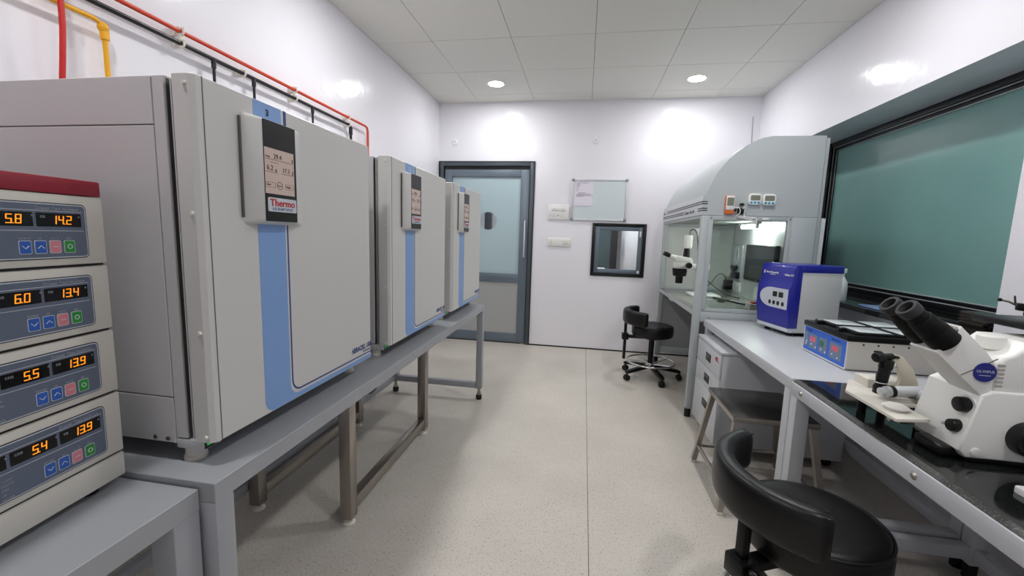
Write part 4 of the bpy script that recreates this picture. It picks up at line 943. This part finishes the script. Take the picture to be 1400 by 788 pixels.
# tilted binocular head
hd = [(.858, .978), (.902, 1.046), (.965, .984), (.985, .957), (.985, .895), (.968, .872)]
mb = MB(); mb.plate(side(1.235), hd, 1.235-1.148, bev=.004, seg=2); head = mb.build('binocular_head', M_MIC, t, ang=40)
mb = MB(); u_ = Vector((.076, 0, -.070)).normalized()
mb.plate(side(1.149), [(.914, .928), (.9155, .9265), (.9855, .9715), (.984, .973)], .0015); mb.build('head_seam', M_GASKET, head)
mb = MB(); mb.cyl((.962, 1.149, .938), (.962, 1.1455, .938), .0235, n=36)
bd = mb.build('round_badge', M_OLY, head)
mb = MB(); put_text(mb, NY(1.1458), .962, .9375, 'OLYMPUS', .0085, align='CENTER'); mb.plate(NY(1.1458), rrect(.950, .974, .930, .9312, 0), .0008); mb.build('badge_lettering', M_PALE, head)
ax = Vector((-.70, 0, .60)).normalized()
for y, nm in ((1.167, 'near'), (1.226, 'far')):
    b0 = Vector((.878, y, 1.010)); e0 = Vector((.790, y, 1.084)); d_ = (e0-b0).normalized()
    mb = MB(); mb.cyl(b0-d_*.012, b0+d_*.030, .033, .031, n=32, bev=.003).cyl(b0+d_*.03, b0+d_*.072, .0305, .026, n=32, bev=.002).cyl(b0+d_*.066, b0+d_*.094, .0225, n=32)
    tb = mb.build('eyepiece_tube', mat('matt_black_rubber', (8, 8, 9), .6, spec=.25), head)
    M = Matrix.Translation(b0+d_*.094) @ d_.to_track_quat('Z', 'Y').to_matrix().to_4x4()
    mb = MB(); mb.lathe([(.0215, -.004), (.0245, 0), (.025, .018), (.0235, .021), (.017, .021), (.014, .012), (.0135, .010)], M=M, n=36); mb.build('eyecup', mat('grey_rubber', (40, 40, 42), .55), head)
    mb = MB(); mb.lathe([(0, .0115), (.007, .0108), (.0138, .0095)], M=M, n=28); mb.build('eye_lens', mat('eyepiece_lens', (40, 44, 52), .05, .6), head)
mb = MB(); mb.plate(frame((.880, 1.145, 1.012), (0, 1, 0), (.044, 0, .068)), rrect(.004, .086, -.036, .036, .012), .014); mb.build('tube_flange', M_BLACK, head)
# knobs on the front face
for (y, z, r, l) in ((1.172, .847, .0195, .022), (1.172, .791, .0165, .024)):
    x = .955+(z-.79)*.12-.004
    mb = MB(); mb.cyl((x+.006, y, z), (x-.002, y, z), r+.006, n=28).cyl((x, y, z), (x-l, y, z), r, r*.93, n=28, mi=1, bev=.003); mb.build('front_knob', [M_MIC, M_BLACK], t)
mb = MB(); mb.box(.928, .950, 1.156, 1.164, .855, .869, .003); mb.build('lever', M_BLACK, t)
for (y, m) in ((1.207, M_PALE), (1.190, mat('lamp_key', (200, 206, 160), .4))): mb = MB(); mb.box(.938, .946, y-.0045, y+.0045, .779, .788, .001); mb.build('indicator', m, t)
for (z, r, l) in ((.785, .041, .030), (.785, .030, .046)):
    mb = MB(); mb.cyl((1.063, MY0+.004, z), (1.063, MY0-l, z), r, r*.96, n=36, bev=.004); mb.build('focus_knob', M_BLACK, t)
mb = MB(); mb.cyl((.966, MY0+.002, .739), (.966, MY0-.004, .739), .010, n=24, bev=.001); mb.build('cap', M_MIC, t)
mb = MB(); mb.lathe([(0, 0), (.022, 0), (.026, .004), (.026, .03), (.022, .034), (0, .034)], (1.02, 1.215, .985), 28); mb.build('side_port', M_MIC, t)
mb = MB(); mb.box(1.10, 1.42, 1.06, 1.38, 1.032, 1.050, .004).box(1.18, 1.36, 1.16, 1.28, 1.010, 1.034, .003); mb.build('stage', M_BLACK, t)
mb = MB(); mb.box(1.40, 1.50, 1.17, 1.27, 1.0, 1.45, .012, 3).box(1.16, 1.50, 1.18, 1.26, 1.43, 1.51, .012, 3); mb.build('illumination_pillar', M_MIC, t)
mb = MB(); mb.cyl((1.22, 1.22, 1.20), (1.22, 1.22, 1.435), .035, n=28); mb.build('condenser', M_BLACK, t)
# micro needle holder over the stage
t = thing('needle_holder', 'thin metal micro needle holder sticking out over the microscope stage', 'tool', (1.2, 1.31, 1.05))
mb = MB(); mb.tube([(1.112, 1.32, 1.098), (1.130, 1.315, 1.094), (1.20, 1.30, 1.055)], .0030, 8).tube([(1.127, 1.30, 1.112), (1.140, 1.31, 1.09)], .0022, 8); mb.build('needle', M_STEEL, t)
mb = MB(); mb.sphere((1.112, 1.32, 1.098), .005).box(1.146, 1.160, 1.300, 1.318, 1.072, 1.092, .003).box(1.163, 1.180, 1.298, 1.314, 1.058, 1.076, .003); mb.build('clamp', M_BLACK, t)

# ---- hydraulic micromanipulator in front of the microscope
t = thing('micromanipulator', 'hydraulic joystick micromanipulator on a white plate in front of the microscope', 'manipulator', (.86, 1.31, RZ))
pz = .783
mb = MB(); mb.plate(PZ(pz-.006), [(.826, 1.195), (.916, 1.213), (.916, 1.318), (1.03, 1.318), (1.03, 1.53), (.90, 1.53), (.825, 1.41)], .008, bev=.0015); mb.build('base_plate', M_WHITE2, t)
for (x, y) in ((.895, 1.44), (1.0, 1.36), (.99, 1.50)): mb = MB(); mb.cyl((x, y, RZ), (x, y, pz-.005), .012, n=20, bev=.003); mb.build('support_leg', M_BLACK, t)
mb = MB(); mb.box(.862, .900, 1.235, 1.275, pz-.026, pz-.006, .003).cyl((.842, 1.245, pz-.016), (.865, 1.245, pz-.016), .008, n=16); mb.build('under_clamp', M_STEEL, t)
mb = MB(); mb.box(.912, 1.02, 1.455, 1.525, pz+.002, pz+.028, .003); mb.build('side_block', M_WHITE2, t)
jx, jy = .915, 1.405
mb = MB(); mb.cyl((jx, jy, pz+.002), (jx, jy, pz+.026), .0175, n=24, bev=.002).cyl((jx, jy, pz+.022), (jx+.006, jy, pz+.082), .0145, .0155, n=24, bev=.002).cyl((jx+.006, jy, pz+.078), (jx+.009, jy, pz+.108), .0175, .0185, n=24, bev=.004)
js = mb.build('joystick', M_BLACK, t)
mb = MB(); mb.torus((jx+.0015, jy, pz+.036), .0155, .0014, 24, 6); mb.build('joystick_ring', M_ALUB, js)
mb = MB(); mb.cyl((jx+.026, jy+.010, pz+.116), (jx-.016, jy-.004, pz+.114), .010, n=20).cyl((jx-.008, jy-.002, pz+.1145), (jx-.030, jy-.008, pz+.1135), .017, .0145, n=24, bev=.004); mb.build('joystick_knob', M_BLACK, js)
mb = MB(); mb.tube([(jx+.010, jy+.02, pz+.10), (jx+.030, jy+.03, pz+.112), (jx+.060, jy+.035, pz+.108)], .0055, 8, smooth=1).sphere((jx+.026, jy-.004, pz+.092), .0075); mb.build('linkage', M_CHROME, t)
fin = [(.940, pz+.106), (.965, pz+.118), (.990, pz+.110), (1.022, pz+.072), (1.040, pz+.030), (1.045, pz+.002), (.985, pz+.002), (.990, pz+.045), (.975, pz+.080)]
mb = MB(); mb.plate(frame((0, 1.452, 0), (1, 0, 0), (0, 0, 1)), fin, .014, bev=.003); mb.build('fin_bracket', M_BEIGE, t)
mb = MB(); mb.cyl((.893, 1.350, pz+.025), (1.07, 1.366, pz+.036), .0155, n=24, bev=.002).cyl((.878, 1.3487, pz+.024), (.896, 1.3503, pz+.0252), .0115, n=20, bev=.002); cy_ = mb.build('hydraulic_cylinder', M_ALUB, t)
mb = MB(); mb.cyl((.905, 1.3511, pz+.0258), (.915, 1.352, pz+.0264), .0172, n=24); mb.build('band', M_BLACK, cy_)
mb = MB(); mb.cyl((.988, 1.348, pz+.024), (.988, 1.328, pz+.024), .0175, n=24, bev=.002).cyl((.988, 1.329, pz+.024), (.988, 1.325, pz+.024), .008, n=20); mb.build('clamp_disc', M_ALUB, t)
mb = MB(); mb.box(.962, 1.015, 1.322, 1.345, pz+.002, pz+.014, .003).box(.975, 1.02, 1.375, 1.42, pz+.002, pz+.02, .003); mb.build('clamp_block', M_STEEL, t)
mb = MB(); mb.cyl((.955, 1.475, pz+.026), (.955, 1.475, pz+.046), .010, n=16, bev=.002); mb.build('set_screw', M_BLACK, t)
mb = MB(); mb.lathe([(0, 0), (.026, .001), (.030, .008), (.020, .014), (0, .016)], (.872, 1.27, pz+.002), 24)
tag(mb.build('gauze_pad', mat('white_gauze', (232, 230, 224), .8, bump=.3, bscale=120)), 'small crumpled white pad lying on the manipulator plate', 'pad')
mb = MB(); mb.plate(PZ(RZ), rrect(.952, 1.10, .90, 1.03, .008), .014, bev=.003); single(mb.build('dish_tray', M_WHITE), 'corner of a flat white tray on the granite at the picture edge', 'tray')

# ================================================================== STOOLS
def swivel_stool(label):
    t = thing('swivel_stool', label, 'stool', (0, 0, 0), 0, 'black swivel stools')
    sr, zt, zb = .178, .485, .385
    prof = [(0, zt-.006), (.10, zt-.003), (.145, zt), (.163, zt-.004), (.174, zt-.016), (.178, zt-.03), (.178, zb+.022), (.174, zb+.010), (.165, zb), (0, zb)]
    mb = MB(); mb.lathe(prof, n=64).torus((0, 0, zt-.013), .1745, .0030, 64, 8); mb.build('seat', M_LEATHER, t, local=True, ang=60)
    mb = MB(); mb.cyl((0, 0, zb-.03), (0, 0, zb+.001), .06, n=24).box(-.235, .02, -.022, .022, zb-.030, zb-.004, .003); mb.build('seat_bracket', M_BLACK, t, local=True)
    mb = MB(); mb.cyl((0, 0, .12), (0, 0, zb-.02), .024, n=24); g = mb.build('gas_lift', M_BLACK, t, local=True)
    mb = MB(); mb.cyl((0, 0, zb-.075), (0, 0, zb-.028), .017, n=20); mb.build('chrome_rod', M_CHROME, g, local=True)
    mb = MB(); mb.lathe([(0, .085), (.045, .085), (.045, .12), (.035, .14), (0, .14)], n=28); mb.build('hub', M_CHROME, t, local=True)
    for k in range(5):
        a = 2*PI*k/5+math.radians(-78); R = Matrix.Rotation(a, 4, 'Z')
        mb = MB(); mb.plate(frame((0, .016, 0), (1, 0, 0), (0, 0, 1)), [(.03, .088), (.03, .122), (.245, .090), (.262, .082), (.262, .066), (.245, .064)], .032, bev=.003); mb.bm.transform(R); lg = mb.build('leg', M_BLACK, t, local=True)
        mb = MB(); mb.cyl((.25, 0, .066), (.25, 0, .045), .008, n=12); mb.cyl((.25, -.021, .0255), (.25, -.004, .0255), .0255, n=24, bev=.004).cyl((.25, .004, .0255), (.25, .021, .0255), .0255, n=24, bev=.004).box(.236, .268, -.005, .005, .02, .052, .002); mb.bm.transform(R); mb.build('caster', M_RUBBER, lg, local=True)
    mb = MB(); mb.torus((0, 0, .150), .205, .0085, 64, 12); fr = mb.build('foot_ring', M_CHROME, t, local=True)
    mb = MB()
    for k in range(5):
        a = 2*PI*k/5+math.radians(-42); mb.tube([(.03*math.cos(a), .03*math.sin(a), .125), (.205*math.cos(a), .205*math.sin(a), .150)], .006, 8)
    mb.build('ring_spoke', M_CHROME, fr, local=True)
    # back bar (towards local -x) with clamp, and the curved pad
    mb = MB(); mb.box(-.246, -.222, -.013, .013, .16, .57, .002); mb.build('back_bar', M_BLACK, t, local=True)
    mb = MB(); mb.box(-.262, -.206, -.03, .03, zb-.045, zb+.010, .004).cyl((-.235, -.055, zb-.018), (-.235, -.03, zb-.018), .017, n=18, bev=.003); mb.build('clamp', M_BLACK, t, local=True)
    b = bmesh.new(); n, m = 44, 20; rings = []
    half = math.radians(68); r0, zc = .232, .557
    for i in range(n+1):
        f = i/n*2-1; a = PI+f*half
        e = min(1, (1-abs(f))*half*r0/.030); k = math.sqrt(max(0, 1-(1-e)**2)) if e < 1 else 1
        k = max(k, .30)
        ring = []
        for j in range(m):
            ph = 2*PI*j/m; cu, su = math.cos(ph), math.sin(ph); p = .55
            du = .030*math.copysign(abs(cu)**p, cu)*k; dv = .062*math.copysign(abs(su)**p, su)*(.72+.28*k)
            r = r0+du
            ring.append(b.verts.new((r*math.cos(a), r*math.sin(a), zc+dv)))
        rings.append(ring)
    for p_, q_ in zip(rings, rings[1:]):
        for j in range(m): b.faces.new((p_[j], p_[(j+1) % m], q_[(j+1) % m], q_[j]))
    b.faces.new(rings[0][::-1]); b.faces.new(rings[-1]); bmesh.ops.recalc_face_normals(b, faces=b.faces[:])
    mb = MB(); mb._join(b, 0); pad = mb.build('backrest', M_LEATHER, t, local=True, ang=70)
    mb = MB()
    for zz, rr in ((zc+.0555, r0+.017), (zc+.0555, r0-.017)): mb.tube([(rr*math.cos(PI+f*half*.97), rr*math.sin(PI+f*half*.97), zz) for f in [k/24*2-1 for k in range(49-24)]], .0026, 6)
    mb.build('piping', M_LEATHER, pad, local=True)
    return t
s0 = swivel_stool('black padded swivel stool by the back wall, beside the hood')
s0.location = (.64, 3.80, 0); s0.rotation_euler = (0, 0, math.radians(3)); WM[s0] = Matrix.Translation(s0.location)
s1 = dup(s0, (.672, 1.215, 0), math.radians(25), 'black padded swivel stool in front of the granite bench, nearest the camera')
[c for c in s1.children if c.name.startswith('backrest')][0].rotation_euler = (0, 0, math.radians(-22))   # its pad is swivelled on the bar

t = thing('steel_stool', 'square stainless steel stool half under the white bench', 'stool', (.88, 2.13, 0))
qx0, qx1, qy0, qy1, qz = .705, 1.06, 1.942, 2.322, .452
mb = MB(); mb.box(qx0, qx1, qy0, qy1, qz-.028, qz, .002); mb.build('seat', mat('dark_polished_steel', (118, 116, 114), .22, 1, bump=.03, bscale=120), t)
mb = MB(); mb.box(qx0-.001, qx1+.001, qy0-.001, qy1+.001, qz-.026, qz-.004, .001); mb.build('seat_edge', M_STEEL, t)
ft = {}
for i, sx in enumerate((0, 1)):
    for j, sy_ in enumerate((0, 1)):
        tx, ty = (qx0+.02, qx1-.02)[sx], (qy0+.02, qy1-.02)[sy_]
        bx, by = (qx0-.035, qx1+.035)[sx], (qy0-.04, qy1+.04)[sy_]
        ft[sx, sy_] = (Vector((tx, ty, qz-.026)), Vector((bx, by, .012)))
        b = bmesh.new(); h_ = .0125
        lo = [b.verts.new((bx+dx*h_, by+dy*h_, .012)) for dx, dy in ((-1, -1), (1, -1), (1, 1), (-1, 1))]
        up = [b.verts.new((tx+dx*h_, ty+dy*h_, qz-.026)) for dx, dy in ((-1, -1), (1, -1), (1, 1), (-1, 1))]
        for k in range(4): b.faces.new((lo[k], lo[(k+1) % 4], up[(k+1) % 4], up[k]))
        b.faces.new(lo[::-1]); b.faces.new(up)
        mb = MB(); mb._join(b, 0); lg = mb.build('leg', M_STEEL, t)
        mb = MB(); mb.box(bx-.014, bx+.014, by-.014, by+.014, 0, .014, .002); mb.build('foot', M_WHITE2, lg)
def atz(p, q, z): f = (z-q.z)/(p.z-q.z); return q.lerp(p, f)
for (a, c) in (((0, 0), (0, 1)), ((1, 0), (1, 1)), ((0, 0), (1, 0)), ((0, 1), (1, 1))):
    z = .105
    p, q = atz(*ft[a], z), atz(*ft[c], z)
    mb = MB(); mb.tube([p, q], .0105, 8); mb.build('rail', M_STEEL, t)

# parts that look different from the rest of their thing
PART_LABELS = {'foot_ring': 'chrome foot ring', 'gas_lift': 'black gas lift column', 'backrest': 'curved black padded backrest', 'caster': 'black caster', 'display_console': 'raised display console with a black front',
               'touchscreen': 'beige touchscreen', 'badge': 'white maker badge', 'blue_stripe': 'pale blue stripe turning along the bottom', 'blue_front': 'deep blue front', 'blue_top': 'deep blue lid',
               'focus_knob': 'black focus knob', 'round_badge': 'round navy badge', 'eyepiece_tube': 'black eyepiece tube', 'sawn_edge': 'rough grey stone edge', 'granite_top': 'polished black granite slab',
               'milky_side_pane': 'milky side pane', 'control_panel': 'slate grey control panel', 'front_shell': 'white front shell', 'frosted_pane': 'frosted pale blue pane', 'kick_panel': 'brushed grey kick panel'}
for o in bpy.data.objects:
    k = o.name.split('.')[0]
    if o.parent is not None and k in PART_LABELS and 'microscope' not in (o.parent.name if k == 'eyepiece_tube' and o.parent.name.startswith('stereo') else ''): o['label'] = PART_LABELS[k]

# ================================================================== WORLD, CAMERA
w = bpy.data.worlds.new('World'); bpy.context.scene.world = w; w.use_nodes = True
w.node_tree.nodes['Background'].inputs[0].default_value = (.6, .68, .72, 1); w.node_tree.nodes['Background'].inputs[1].default_value = .05
f, yaw, pit, rol = 5.71079053e+02, -1.66064637e-01, -1.24572901e-01, -3.12880013e-02
cyw, syw, cp, sp, cr_, sr_ = math.cos(yaw), math.sin(yaw), math.cos(pit), math.sin(pit), math.cos(rol), math.sin(rol)
fw = Vector((syw*cp, cyw*cp, sp)); rt = Vector((cyw, -syw, 0)); dn = fw.cross(rt)
r2 = rt*cr_+dn*sr_; d2 = -rt*sr_+dn*cr_
cam = bpy.data.cameras.new('Camera'); co = bpy.data.objects.new('Camera', cam); C.objects.link(co)
cam.sensor_width = 36; cam.sensor_fit = 'HORIZONTAL'; cam.lens = f/1400*36; cam.clip_start = .02
m = Matrix.Identity(4)
for i in range(3): m[i][0], m[i][1], m[i][2] = r2[i], -d2[i], -fw[i]
m.translation = (0, 0, 1.228)
co.matrix_world = m
sc = bpy.context.scene; sc.camera = co
sc.view_settings.view_transform = 'Standard'; sc.view_settings.look = 'None'; sc.view_settings.gamma = 1; sc.view_settings.use_curve_mapping = False
sc.view_settings.exposure = 0.3
sc.cycles.use_denoising = True
sc.cycles.max_bounces = 10; sc.cycles.diffuse_bounces = 6; sc.cycles.glossy_bounces = 5; sc.cycles.transparent_max_bounces = 12
sc.cycles.sample_clamp_indirect = 6; sc.cycles.caustics_reflective = False; sc.cycles.caustics_refractive = False
